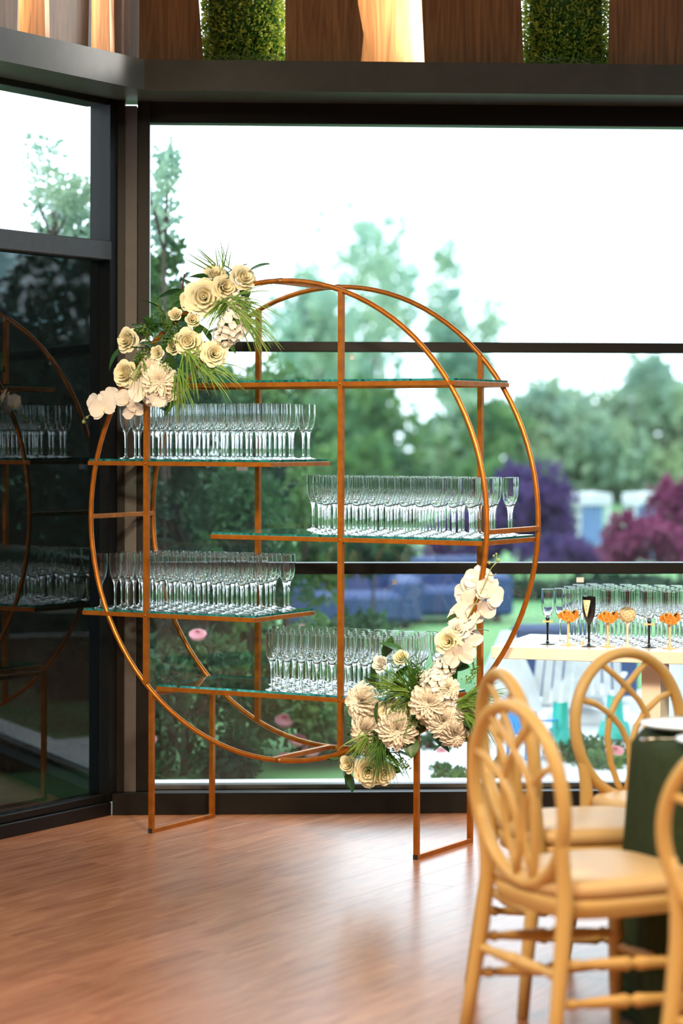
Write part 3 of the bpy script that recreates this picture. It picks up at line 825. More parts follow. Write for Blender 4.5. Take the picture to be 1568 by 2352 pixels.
G1 = [
    ('rose', 468, 684, .075, 92, D(.0, .05)), ('rose', 514, 662, .05, 66, D(.45, .15)), ('rose', 556, 640, .03, 66, D(.7, .4)),
    ('rose', 492, 634, .02, 60, D(.1, .7)), ('rose', 436, 690, .03, 56, D(-.5, .0)),
    ('rose', 403, 725, .07, 40, D(-.1, .35), 'ivory', 4), ('rose', 441, 736, .08, 44, D(.1, .15), 'ivory', 4),
    ('rose', 432, 786, .07, 68, D(.0, .05)), ('rose', 446, 800, .05, 52, D(.3, -.3)), ('rose', 492, 814, .06, 64, D(.25, .1)),
    ('rose', 294, 782, .05, 62, D(-.7, .15)), ('rose', 290, 860, .05, 68, D(-.6, .15)), ('rose', 322, 874, .06, 54, D(-.1, -.2)),
    ('rose', 362, 812, .05, 42, D(-.2, .1), 'ivory', 4), ('rose', 330, 800, .03, 44, D(-.1, .4), 'white', 4), ('rose', 398, 800, .04, 44, D(.0, .2), 'ivory', 4),
    ('dahlia', 366, 874, .075, 76, D(.0, .05)), ('dahlia', 345, 845, .05, 56, D(-.2, .3)), ('dahlia', 396, 896, .03, 56, D(.3, -.4)),
    ('hyd', 536, 748, .035, 74, D(.4, .0), 20), ('hyd', 516, 772, .03, 58, D(.1, -.3)), ('hyd', 545, 700, .02, 60, D(.5, .2)), ('hyd', 352, 905, .02, 60, D(.0, -.5)),
    ('orchid', 238, 938, .08, 74, D(-.2, .1), .3), ('orchid', 222, 930, .04, 62, D(-.8, .3), -.5), ('orchid', 252, 915, .03, 60, D(.2, .7), .9),
    ('orchid', 292, 922, .07, 66, D(.4, .2), -.4), ('orchid', 330, 900, .08, 76, D(.0, .05), .2), ('orchid', 370, 905, .07, 70, D(.3, -.1), 1.2), ('orchid', 305, 945, .05, 54, D(.3, -.5), .5),
    ('stem', 0, 0, .03, .0022, [(400, 905), (340, 915), (290, 918), (240, 925), (205, 955), (190, 965)], 'stem'),
    ('bud', 192, 970, .03, 10), ('bud', 200, 960, .03, 8),
    ('stem', 0, 0, .0, .0045, [(414, 690), (418, 660), (423, 630)], 'twig'), ('stem', 0, 0, .0, .0045, [(392, 700), (394, 682), (395, 667)], 'leaf'),
    ('leaf', 360, 765, .04, 50, D(-.6, .9, .2), .5), ('leaf', 378, 760, .05, 46, D(.1, 1, .2), -.6), ('leaf', 375, 722, .03, 55, D(-.5, .8, .1)), ('leaf', 385, 712, .03, 58, D(.9, .35, .2), .4),
    ('leaf', 392, 710, .02, 60, D(.7, .7, .1), 1.0), ('leaf', 370, 735, .01, 44, D(.2, 1, .1), .3), ('leaf', 350, 765, .02, 46, D(-.2, 1, .3)), ('leaf', 345, 770, .05, 44, D(-.9, .4, .3), .8),
    ('leaf', 478, 640, .05, 42, D(-1, .45, .2), .6), ('leaf', 470, 655, .05, 36, D(-1, -.3, .4), -.4), ('leaf', 500, 645, .05, 40, D(.9, .4, .3), .4), ('leaf', 518, 625, .04, 42, D(.7, -.9, .2)),
    ('leaf', 560, 655, .02, 38, D(.1, -1, .2), .2), ('leaf', 470, 770, .04, 44, D(.7, .4, .4), .5), ('leaf', 455, 770, .05, 40, D(-.1, 1, .5)), ('leaf', 420, 830, .06, 50, D(.8, -.1, .3), -.5), ('leaf', 340, 800, .05, 46, D(-.8, -.1, .5)),
    ('leaf', 320, 790, .05, 40, D(.8, .2, .6), .4), ('leaf', 385, 840, .04, 44, D(.5, .6, .3)), ('leaf', 405, 760, .02, 60, D(-.6, .5, .2)), ('leaf', 420, 765, .02, 60, D(-.3, -.9, .2)), ('leaf', 385, 775, .02, 60, D(.3, -.9, .2), .7), ('leaf', 450, 850, .03, 50, D(.6, -.5, .3)),
    ('leaf', 500, 770, .03, 44, D(.6, .6, .2)), ('leaf', 482, 785, .02, 50, D(-.2, .9, .2)), ('leaf', 400, 860, .03, 50, D(.2, -.9, .3)), ('leaf', 310, 830, .03, 46, D(-.3, -.8, .2)),
    ('tuft', 515, 618, .02, 92, D(-.1, 1, .1), 9, .22, .12), ('tuft', 488, 612, .02, 84, D(-1.1, .75, .1), 8, .16, .05),
    ('tuft', 530, 695, .06, 130, D(1.0, -.15, .35), 46, .36, 1.1), ('tuft', 520, 690, .06, 110, D(-.6, -.7, .4), 22, .35, .5), ('tuft', 555, 730, .05, 120, D(.9, -.5, .3), 26, .26, .9),
    ('tuft', 430, 800, .07, 120, D(.3, -.9, .3), 34, .35, .8), ('tuft', 470, 840, .06, 120, D(.9, -.35, .3), 26, .3, .7), ('tuft', 330, 830, .06, 90, D(-.2, -.7, .5), 20, .5, .6), ('tuft', 410, 860, .05, 110, D(.1, -1, .2), 26, .3, .4),
    ('tuft', 400, 780, .02, 80, D(0, .2, .6), 30, .8, .5, 'grass_dark'),
    ('sprig', 375, 740, .06, 52, D(-.2, .8, .4)), ('sprig', 395, 750, .07, 50, D(.2, -.5, .5)), ('sprig', 345, 785, .06, 46, D(-.3, .6, .4)), ('sprig', 350, 815, .05, 46, D(-.9, -.1, .5)), ('sprig', 380, 790, .05, 46, D(.4, .1, .7)), ('sprig', 410, 760, .05, 46, D(-.7, .3, .7)), ('sprig', 360, 835, .06, 44, D(.6, -.3, .6)), ('sprig', 445, 840, .06, 50, D(.5, -.6, .4)),
]
garland('floral_garland', 'ivory rose garland with trailing white orchids climbing the upper curve of the copper ring', (440, 790), G1, 21)
G2 = [
    ('stem', 0, 0, .02, .0025, [(1075, 1420), (1100, 1370), (1118, 1330), (1128, 1305), (1140, 1290)], 'stem'), ('stem', 0, 0, .02, .0016, [(1128, 1305), (1142, 1290), (1140, 1272)], 'stem'), ('stem', 0, 0, .02, .0016, [(1122, 1320), (1134, 1322), (1140, 1316)], 'stem'),
    ('bud', 1145, 1286, .02, 9), ('bud', 1140, 1272, .02, 6), ('bud', 1134, 1276, .02, 6), ('bud', 1124, 1292, .02, 8),
    ('orchid', 1100, 1330, -.03, 70, D(-.1, .2), .1), ('orchid', 1122, 1362, -.02, 80, D(.7, -.1), -.6), ('orchid', 1082, 1362, -.03, 84, D(-.5, .0), .4), ('orchid', 1078, 1388, .0, 76, D(-.2, -.2), 1.0), ('orchid', 1104, 1402, -.02, 72, D(.4, -.4), .2), ('orchid', 1060, 1420, .01, 76, D(-.6, .3), -.3), ('orchid', 1084, 1425, -.02, 60, D(.5, .1), .8),
    ('rose', 1030, 1474, .06, 64, D(-.25, .15)), ('orchid', 1055, 1505, .06, 72, D(.2, -.3), .3), ('rose', 1050, 1448, .03, 60, D(.1, .4), 'white', 4), ('orchid', 1080, 1480, .0, 74, D(.6, .1), 1.2),
    ('rose', 876, 1526, .04, 48, D(-.5, .3), 'white', 4), ('rose', 922, 1512, .03, 44, D(-.2, .5), 'ivory', 4), ('rose', 905, 1640, .05, 76, D(-.1, .2)), ('rose', 868, 1635, .03, 46, D(-.3, .1)),
    ('rose', 804, 1756, .05, 52, D(-.5, .1), 'ivory', 4), ('rose', 848, 1772, .06, 70, D(-.1, -.1)), ('rose', 880, 1776, .03, 58, D(.4, -.2)), ('rose', 940, 1625, .04, 46, D(.1, -.1), 'ivory', 4),
    ('dahlia', 913, 1674, .085, 84, D(.0, .0)), ('dahlia', 986, 1614, .085, 80, D(-.15, .1)), ('dahlia', 1018, 1655, .06, 72, D(.2, -.1)), ('dahlia', 996, 1640, .05, 64, D(.0, -.3)), ('dahlia', 832, 1610, .05, 78, D(-.8, .3)), ('dahlia', 842, 1676, .05, 74, D(-.6, -.1)), ('dahlia', 858, 1710, .03, 70, D(-.4, -.3)), ('dahlia', 1044, 1682, .04, 66, D(.4, -.4)), ('dahlia', 1075, 1640, .01, 60, D(.6, .0)), ('dahlia', 1030, 1580, .06, 50, D(.4, .3)),
    ('hyd', 1002, 1566, .06, 66, D(.0, .2), 22), ('hyd', 1022, 1530, .05, 50, D(.2, .3)), ('hyd', 972, 1556, .06, 32, D(-.3, .2), 10), ('hyd', 1022, 1600, .05, 56, D(.3, .0)),
    ('leaf', 872, 1585, .08, 48, D(-.6, .8, .3), .3), ('leaf', 870, 1612, .08, 46, D(-.3, -1, .3), .5), ('leaf', 882, 1610, .08, 40, D(.5, -.8, .3), -.4), ('leaf', 945, 1690, .05, 50, D(-.0, -1, .2)), ('leaf', 990, 1685, .04, 52, D(.8, -.4, .3), .6), ('leaf', 800, 1772, .03, 36, D(.1, -1, .3)), ('leaf', 795, 1740, .02, 36, D(-.7, .1, .2)), ('leaf', 1075, 1495, .02, 36, D(.6, -.7, .3)), ('leaf', 1085, 1450, .0, 34, D(.7, .4, .2)), ('leaf', 1010, 1455, .03, 30, D(-.8, .5, .2)), ('leaf', 820, 1735, .03, 42, D(.7, .2, .4)), ('leaf', 950, 1600, .03, 60, D(-.4, .5, .2)), ('leaf', 930, 1590, .03, 60, D(-.8, -.2, .2)), ('leaf', 960, 1640, .03, 50, D(.1, -.9, .3)), ('leaf', 1040, 1540, .04, 40, D(.8, .5, .2)), ('leaf', 1060, 1660, .03, 44, D(.7, -.5, .3)), ('leaf', 1040, 1700, .02, 46, D(-.8, -.2, .2)), ('leaf', 890, 1575, .04, 50, D(-.6, .4, .4)), ('leaf', 915, 1560, .04, 50, D(.2, .8, .4)), ('leaf', 870, 1740, .02, 50, D(.6, .5, .2)), ('leaf', 900, 1720, .02, 46, D(.8, -.4, .2)),
    ('tuft', 955, 1575, .06, 92, D(.0, .9, .35), 60, .42, .35, 'grass_dark'), ('tuft', 935, 1590, .06, 100, D(-.8, .45, .3), 50, .36, .6), ('tuft', 1060, 1620, .05, 100, D(.8, .5, .3), 46, .36, .7), ('tuft', 1075, 1640, .04, 100, D(.6, -.5, .3), 36, .4, .6), ('tuft', 1085, 1600, .03, 90, D(.9, .3, .1), 22, .3, .4),
    ('tuft', 880, 1690, .06, 110, D(-.1, -1, .25), 60, .24, .2, 'grass_dark'), ('tuft', 850, 1690, .07, 80, D(-.6, -.5, .3), 26, .3, .4), ('tuft', 890, 1730, .05, 80, D(.7, -.6, .2), 14, .3, .2, 'grass_dark'), ('tuft', 940, 1600, .03, 90, D(0, .2, .8), 50, .8, .5, 'grass_dark'), ('tuft', 950, 1640, .05, 70, D(-.3, -.4, .5), 20, .5, .4, 'grass_dark'),
    ('sprig', 930, 1610, .06, 50, D(-.4, -.3, .6)), ('sprig', 960, 1590, .06, 44, D(.3, -.5, .6)), ('sprig', 905, 1590, .06, 50, D(-.7, .2, .5)), ('sprig', 950, 1620, .06, 46, D(.1, -.8, .5)), ('sprig', 830, 1745, .04, 44, D(-.4, .6, .4)), ('sprig', 1070, 1570, .03, 46, D(.4, .6, .3)), ('sprig', 905, 1740, .03, 40, D(.5, -.3, .3)),
    ('tie', 1101, 1376, .0, 0, .4), ('tie', 1080, 1425, .0, 0, .6),
]
garland('floral_garland', 'blush dahlia and rose garland with white orchids on the ring low by the chairs', (960, 1620), G2, 22)

# ------------------------------------------------------------------ white table with the guests' flutes
TZ = .73
A_T = math.radians(18.0)
TO = at(1129, 1487, 9.17); TO.z = 0
tab = empty('serving_table', TO, -A_T)
tag(tab, 'white serving table with thick top beside the window', 'table')
MTB = Matrix.Translation(TO) @ Matrix.Rotation(-A_T, 4, 'Z')
TL, TD = 1.7, .62
MB().cbox((0, 0, TZ - .045), (TL, TD, TZ), .002).build('tabletop', MT['white_top'], tab)
for x in (.545, 1.35):
    MB().cbox((x, .16, .012), (x + .072, .34, TZ - .045), .002).build('leg', MT['white_top'], tab)
    MB().cbox((x - .02, .08, 0), (x + .092, .46, .012), .002).build('foot_plate', MT['white_top'], tab)
def tpos(px, py):
    """point of the tabletop seen at a pixel, in the table's frame"""
    d = Vector(((px - 784) / F, 1, -(py - HZ) / F)); k = (TZ - EYE) / d.z
    return MTB.inverted() @ (Vector((0, 0, EYE)) + d * k)
for r in range(6):
    yy = .215 + r * .066
    for c in range(10):
        x = .215 + r * .004 + (c + (.5 if r % 2 else 0)) * .068 + rnd.uniform(-.003, .003)
        p = MTB @ Vector((x, yy + rnd.uniform(-.003, .003), TZ + .0003))
        lab = 'plain clear champagne flute in the rows behind the decorated glasses'
        if (r, c) == (0, 0): lab = 'plain clear flute just behind the leftmost bow tied glass'
        flute(Matrix.Translation(p) @ Matrix.Rotation(rnd.uniform(0, 6), 4, 'Z'), lab, 'plain flutes on the white table')

i_split = 10
STEM_P = OUTER[:i_split + 1] + [(0, .1035)]
BOWL_P = [(0, .1037), (.0092, .1041)] + OUTER[i_split + 1:] + INNER
ME_STEM = {k: MB().lathe(STEM_P, 20).mesh('painted_stem', MT[k]) for k in ('black', 'peach', 'pale_stem')}
ME_BOWL = MB().lathe(BOWL_P, 22).mesh('bowl', MT['flute'])
def mini_rose_mesh(mat):
    m = MB()
    for (r0, r1, z1, n, a, off) in ((.02, .26, .50, 3, 1.6, 0), (.08, .52, .36, 4, 1.1, .5), (.1, .92, .12, 5, .85, .2)):
        for i in range(n):
            R_ = Matrix.Rotation(off + 2 * math.pi * i / n, 4, 'Z')
            def fn(u_, v_):
                u = 2 * u_ - 1; v = v_ * (1 - .25 * u * u); r = r0 + (r1 - r0) * v ** .7
                return R_ @ Vector((r * math.cos(u * a), r * math.sin(u * a), -.2 + z1 * v + .2))
            m.grid(4, 3, fn)
    return m.mesh('mini_rose', mat)
MR_G, MR_C = mini_rose_mesh(MT['gold_rose']), mini_rose_mesh(MT['cream_rose'])
def lettering(parent, txt, z, size, R=.0256):
    cu = bpy.data.curves.new('lettering', 'FONT'); cu.body = txt; cu.size = size; cu.align_x = 'CENTER'; cu.shear = .25; cu.space_character = 1.1; cu.extrude = 0
    to = bpy.data.objects.new('tmp_text', cu); COL.objects.link(to)
    dg = bpy.context.evaluated_depsgraph_get(); ev = to.evaluated_get(dg)
    me = bpy.data.meshes.new_from_object(ev)
    bpy.data.objects.remove(to); bpy.data.curves.remove(cu)
    for v in me.vertices:
        a = v.co.x / R - math.pi / 2
        v.co = Vector((math.cos(a) * (R + .0003), math.sin(a) * (R + .0003), z + v.co.y))
    me.materials.clear(); me.materials.append(MT['ink'])
    return put('lettering', me, parent)
def deco(px, py, stem, label, words=()):
    q = tpos(px, py); e = empty('decorated_flute'); e.matrix_local = MTB @ Matrix.Translation((q.x, q.y, TZ + .0003)) @ Matrix.Rotation(A_T, 4, 'Z')
    put('painted_stem', ME_STEM[stem], e); put('bowl', ME_BOWL, e)
    for i, (t, zz) in enumerate(words): lettering(e, t, zz, .0125)
    return tag(e, label, 'glass', 'decorated flutes along the table front')
def bow(e, z, y, w, h, mat, dx=0, part='bow'):
    m = MB()
    for s_ in (-1, 1):
        m.add([(dx, y - .004, z - h * .18), (dx + s_ * w, y - .001, z - h / 2), (dx + s_ * w, y - .001, z + h / 2), (dx, y - .004, z + h * .18),
               (dx, y + .003, z - h * .18), (dx + s_ * w, y + .004, z - h / 2), (dx + s_ * w, y + .004, z + h / 2), (dx, y + .003, z + h * .18)],
              [(0, 1, 2, 3), (7, 6, 5, 4), (0, 4, 5, 1), (1, 5, 6, 2), (2, 6, 7, 3)])
    m.cbox((dx - w * .16, y - .006, z - h * .3), (dx + w * .16, y + .004, z + h * .3), .001)
    return m.build(part, mat, e)
for px, py, lab, wds in ((1258, 1479, 'flute with black stem and small gold bow, at the table end', (('Ioan', .193), ('Bia', .180))),
                         (1491, 1486, 'flute with black stem and gold bow, next to the cream rose ball glass', (('Iosif', .184),))):
    e = deco(px, py, 'black', lab, wds)
    bow(e, .088, -.006, .0195, .0105, MT['gold_bow'])
for px, py, lab, wds in ((1305, 1481, 'peach stemmed flute with amber roses, between bow tied glass and tuxedo glass', (('Varia', .192), ('Bia', .180))),
                         (1396, 1484, 'peach stemmed flute with amber roses, between tuxedo glass and cream rose ball', (('Ion', .183),)),
                         (1538, 1488, 'peach stemmed flute with amber roses, nearest the picture edge', (('Varia', .192), ('Beu', .180)))):
    e = deco(px, py, 'peach', lab, wds)
    MB().lathe([(0, -.012), (.018, -.008), (.029, .0), (.026, .009), (0, .011)], 14, 0, Matrix.Translation((0, 0, .112))).build('rose_base', MT['gold_rose'], e)
    for (x, z, s_) in ((.0, .118, .012), (-.031, .112, .011), (.031, .114, .011), (.022, .106, .011), (-.001, .124, .010), (-.026, .118, .011), (-.012, .122, .015), (.008, .112, .013), (.022, .122, .013), (-.008, .104, .012), (.012, .100, .011), (-.018, .107, .011), (.030, .126, .010)):
        yy = -math.sqrt(max(.0001, .024 ** 2 - min(x * x, .00055))) - .004
        put('mini_rose', MR_G, e, aim(Vector((x, yy, z)), (x * 18, -1, (z - .112) * 20), x * 99, s_ * 1.12))
    m = MB()
    for (x, z) in ((.0, .126), (.014, .128), (-.020, .128), (.020, .132)):
        m.tube([(x, -.026, z - .006), (x + .003, -.027, z), (x + .006, -.026, z + .005)], [.001, .0032, .0006], 5)
    m.build('leaf', MT['tie'], e)
e = deco(1441, 1485, 'pale_stem', 'pale stemmed flute wrapped in a ball of cream roses')
MB().lathe([(0, -.026), (.016, -.021), (.027, -.006), (.026, .010), (.015, .022), (0, .026)], 16, 0, Matrix.Translation((0, 0, .122))).build('rose_base', MT['cream_rose'], e)
for i in range(46):
    z = 1 - 2 * (i + .5) / 46; a = i * 2.4; r = math.sqrt(1 - z * z)
    v = Vector((r * math.cos(a), r * math.sin(a), z))
    put('mini_rose', MR_C, e, aim(Vector((0, 0, .122)) + Vector((v.x * .028, v.y * .028, v.z * .026)), v, i, .0115))
# the tuxedo glass
q = tpos(1353, 1484)
e = empty('decorated_flute'); e.matrix_local = MTB @ Matrix.Translation((q.x, q.y, TZ + .0003)) @ Matrix.Rotation(A_T, 4, 'Z')
tag(e, 'black flute dressed as a tuxedo with bow tie', 'glass', 'decorated flutes along the table front')
KS = .89
MB().lathe([(r, z * KS) for r, z in OUTER + INNER], 26).build('painted_glass', MT['black'], e)
def orad(z):
    z /= KS
    for (r0, z0), (r1, z1) in zip(OUTER, OUTER[1:]):
        if z0 <= z <= z1 and z1 > z0: return r0 + (r1 - r0) * (z - z0) / (z1 - z0)
    return .025
def shirt(i, j):
    z = .112 + .066 * j; w = .62 * (j ** .75); a = -math.pi / 2 - .5 + (2 * i - 1) * w; r = orad(z) + .0008
    return Vector((r * math.cos(a), r * math.sin(a), z))
MB().grid(8, 10, shirt).build('shirt_front', MT['shirt'], e)
for z in (.143, .155):
    a = -math.pi / 2 - .5; r = orad(z) + .001
    MB().lathe([(0, -.001), (.0018, 0), (.0014, .0012), (0, .0015)], 8, 0, Matrix.Translation((r * math.cos(a), r * math.sin(a), z)) @ Vector((math.cos(a), math.sin(a), 0)).to_track_quat('Z', 'Y').to_matrix().to_4x4()).build('button', MT['black'], e)
b = bow(e, 0, -.0275, .016, .016, MT['black'], 0, 'bow_tie'); b.matrix_local = Matrix.Rotation(-.45, 4, 'Z') @ Matrix.Translation((0, 0, .187))
q = tpos(1340, 1481)
o = put('paper_rose', MR_C, None, MTB @ aim(Vector((q.x, q.y, TZ + .009)), (-.3, -1, .3), 0, .0115)); o.matrix_local = MTB @ aim(Vector((q.x, q.y - .012, TZ + .0095)), (-.3, -1, .3), 0, .0105)
tag(o, 'single cream rose lying at the foot of the tuxedo glass', 'flower')

# ------------------------------------------------------------------ round table with green cloth, plates
RT = Vector((1.554, 6.28, 0)); RR = .78; RTZ = .75
rt = empty('round_table', RT); tag(rt, 'round dining table hidden by a dark green cloth', 'table')
MB().lathe([(0, .72), (RR - .01, .72), (RR - .01, .743), (0, .743)], 40).build('tabletop', MT['panel'], rt)
MB().lathe([(.28, 0), (.28, .03), (.06, .07), (.05, .70), (.25, .72)], 16).build('pedestal', MT['frame'], rt)
m = MB(); nth = 144; rows_ = []
prof = [(0.0, RTZ), (.5, RTZ), (RR - .012, RTZ), (RR, RTZ - .012)] + [(RR + .012 + .035 * k / 9, RTZ - .03 - (RTZ - .045) * k / 9) for k in range(10)]
for j, (r, z) in enumerate(prof):
    for i in range(nth):
        th = 2 * math.pi * i / nth
        amp = 0 if j < 4 else .024 * ((j - 3) / 10) ** .8
        rr = r + amp * (math.sin(13 * th + .6) + .45 * math.sin(29 * th + 1.3) - .3)
        m.v.append((rr * math.cos(th), rr * math.sin(th), z))
for j in range(len(prof) - 1):
    for i in range(nth):
        l = (i + 1) % nth
        m.f.append((j * nth + i, j * nth + l, (j + 1) * nth + l, (j + 1) * nth + i)[::-1]); m.m.append(0); m.sm.append(True)
tc_ = m.build('tablecloth', MT['cloth']); tc_.location = RT
tag(tc_, 'dark green cloth falling in folds over the round table', 'tablecloth')
PLATE = [(0, .004), (.06, .004), (.075, .0), (.09, .003), (.14, .020), (.142, .022), (.135, .0215), (.085, .009), (0, .008)]
def plate(loc, r, label):
    e = empty('plate', loc); tag(e, label, 'plate', 'white plates on the green cloth')
    k = r / .142
    MB().lathe([(a * k, z) for a, z in PLATE], 36).build('dish', MT['porcelain'], e)
    MB().lathe([(r * .98, .0215), (r * 1.0, .0235), (r * .985, .0245), (r * .97, .0225)], 36).build('lip', MT['porcelain'], e)
def rpos(deg, r): return RT + Vector((r * math.cos(math.radians(deg)), r * math.sin(math.radians(deg)), RTZ + .001))
plate(rpos(172, .632), .14, 'white dinner plate on green cloth before the chair by the window')
plate(rpos(203, .628), .14, 'white dinner plate at the near edge of the green tablecloth')
e = empty('fork', rpos(187.5, .70), math.radians(4)); tag(e, 'steel fork lying between the plates on green cloth', 'fork')
MB().tube([(-.095, 0, .003), (-.03, 0, .004), (.03, 0, .005), (.05, 0, .004)], [.004, .0025, .002, .004], 6).build('handle', MT['steel'], e)
m = MB().cbox((.045, -.010, .002), (.07, .010, .0045), .0006)
for y in (-.0085, -.003, .003, .0085): m.tube([(.068, y, .003), (.095, y, .006), (.11, y, .005)], [.0014, .0013, .0006], 5)
m.build('tines', MT['steel'], e)

# ------------------------------------------------------------------ oval back chairs
def chair_parts():
    P = {}
    oz, oh, ow = .672, .213, .205
    lean = .10
    def bx_(z): return -.195 - lean * (z - .44)
    def ov(u, w_): z = oz + oh * w_; return Vector((bx_(z), ow * u, z))
    pts = [ov(math.cos(2 * math.pi * i / 48), math.sin(2 * math.pi * i / 48)) for i in range(48)]
    P['back_ring'] = MB().tube(pts, .0165, 10, True, flat=1.15)
    arcs = [[(-.46, .86), (-.25, .72), (0, .52), (.20, .33), (.34, .12), (.40, -.15), (.37, -.5), (.26, -.80), (.18, -.96)],
            [(-.88, .40), (-.62, .33), (-.34, .16), (-.16, -.03), (-.05, -.25), (-.025, -.45), (-.06, -.68), (-.16, -.95)]]
    lst = []
    for a in arcs:
        for s_ in (1, -1):
            lst.append(MB().tube([ov(u * s_, w_) + Vector((.004 * s_, 0, 0)) for u, w_ in a], .0098, 8))
    P['back_loop'] = lst
    pl = []
    for s_ in (1, -1):       # rear upright and splayed rear leg
        pl.append(MB().tube([(-.252, s_ * .212, 0), (-.230, s_ * .195, .18), (-.210, s_ * .184, .32), (-.198, s_ * .178, .44), (bx_(.50), s_ * .178, .50), (bx_(.56), s_ * .182, .56), (bx_(.62), s_ * .190, .62)],
                            [.0155, .018, .020, .0205, .019, .017, .012], 10))
    P['rear_leg'] = pl
    fl_ = []
    for s_ in (1, -1):
        M_ = Matrix.Translation((.185, s_ * .188, 0))
        fl_.append(MB().lathe([(0, 0), (.011, 0), (.0125, .03), (.016, .12), (.018, .17), (.0225, .178), (.0225, .186), (.018, .194), (.019, .25), (.0235, .258), (.0235, .266), (.019, .274), (.020, .36), (.022, .41), (0, .41)], 12, 0, M_))
    P['front_leg'] = fl_
    def turned(p, q):
        p = Vector(p); q = Vector(q); L = (q - p).length
        pr = [(0, 0), (.008, 0), (.0095, .06), (.015, .10), (.0095, .13), (.0125, .22), (.0155, .40), (.018, .46), (.0115, .49), (.0115, .51), (.018, .54), (.0155, .60), (.0125, .78), (.0095, .87), (.015, .90), (.0095, .94), (.008, 1), (0, 1)]
        return MB().lathe([(r, z * L) for r, z in pr], 10, 0, Matrix.Translation(p) @ (q - p).to_track_quat('Z', 'Y').to_matrix().to_4x4())
    P['stretcher'] = [turned((-.226, .193, .205), (.185, .188, .185)), turned((-.226, -.193, .205), (.185, -.188, .185)),
                      turned((-.213, .186, .295), (.185, .188, .270)), turned((-.213, -.186, .295), (.185, -.188, .270)),
                      turned((-.217, -.187, .270), (-.217, .187, .270)), turned((.185, -.188, .235), (.185, .188, .235))]
    def out(i, n, gx=1.0):
        th = 2 * math.pi * i / n; c, s_ = math.cos(th), math.sin(th)
        x = .205 * math.copysign(abs(c) ** .42, c); y = .208 * math.copysign(abs(s_) ** .42, s_)
        y *= 1 - .06 * (x < 0) * abs(x) / .205
        return x * gx, y * gx
    def slab(levels, n=44):
        m = MB()
        for z, g in levels:
            for i in range(n):
                x, y = out(i, n, g); m.v.append((x, y, z))
        for j in range(len(levels) - 1):
            for i in range(n):
                l = (i + 1) % n; m.f.append((j * n + i, j * n + l, (j + 1) * n + l, (j + 1) * n + i)); m.m.append(0); m.sm.append(True)
        m.f.append(tuple(range(n - 1, -1, -1))); m.f.append(tuple((len(levels) - 1) * n + i for i in range(n))); m.m += [0, 0]; m.sm += [False, True]
        return m
    P['seat'] = slab([(.395, .95), (.40, .975), (.412, .98), (.418, 1.0), (.438, 1.0), (.442, .97)])
    P['cushion'] = slab([(.442, .93), (.446, .99), (.458, 1.02), (.472, 1.015), (.482, .97), (.487, .86), (.489, .6), (.490, .25)])
    return P
CP = {}
for k, v in chair_parts().items():
    mt = MT['cushion'] if k == 'cushion' else MT['chair']
    CP[k] = [x.mesh(k, mt) for x in (v if isinstance(v, list) else [v])]
def chair(x, y, deg, label, s=1.0):
    """x, y: middle of the backrest; deg: direction it faces"""
    a = math.radians(deg)
    e = empty('dining_chair', (x + .21 * math.cos(a), y + .21 * math.sin(a), 0), a)
    e.scale = (s, s, s)
    tag(e, label, 'chair', 'cream oval back chairs')
    for k, l in CP.items():
        for me in l: put(k, me, e)
chair(.432, 5.80, 27, 'nearest cream oval back chair, its whole seat in view')
chair(.46, 6.56, 16, 'cream oval back chair half hidden behind the nearest one')
chair(.86, 7.18, -56, 'cream oval back chair facing us in front of the white serving table')
chair(.875, 5.12, 58, 'cream chair cut off by the picture edge before the green cloth')

# ------------------------------------------------------------------ the garden outside
GZ = -.10
m = MB(); m.box((-60, 10.25, GZ - .3), (90, 140, GZ)); struct(m.build('ground', MT['lawn']))
m = MB(); m.add([(p.x, p.y, z) for z in (GZ - .1, GZ + .012) for p in (CR + W1 * 1.0 + WN * .4, CR + W1 * 2.9 + WN * .4, CR + W1 * 4.2 + WN * 5.2, CR + W1 * 1.9 + WN * 5.2, CR + W1 * 1.22 + WN * 4.0)],
      [(4, 3, 2, 1, 0), (5, 6, 7, 8, 9)] + [(i, (i + 1) % 5, 5 + (i + 1) % 5, 5 + i) for i in range(5)])
struct(m.build('path', MT['paving']))
m = MB().box((-9, 9.98, GZ - .2), (9, 10.6, GZ + .02)); struct(m.build('trim_3', MT['soil']))

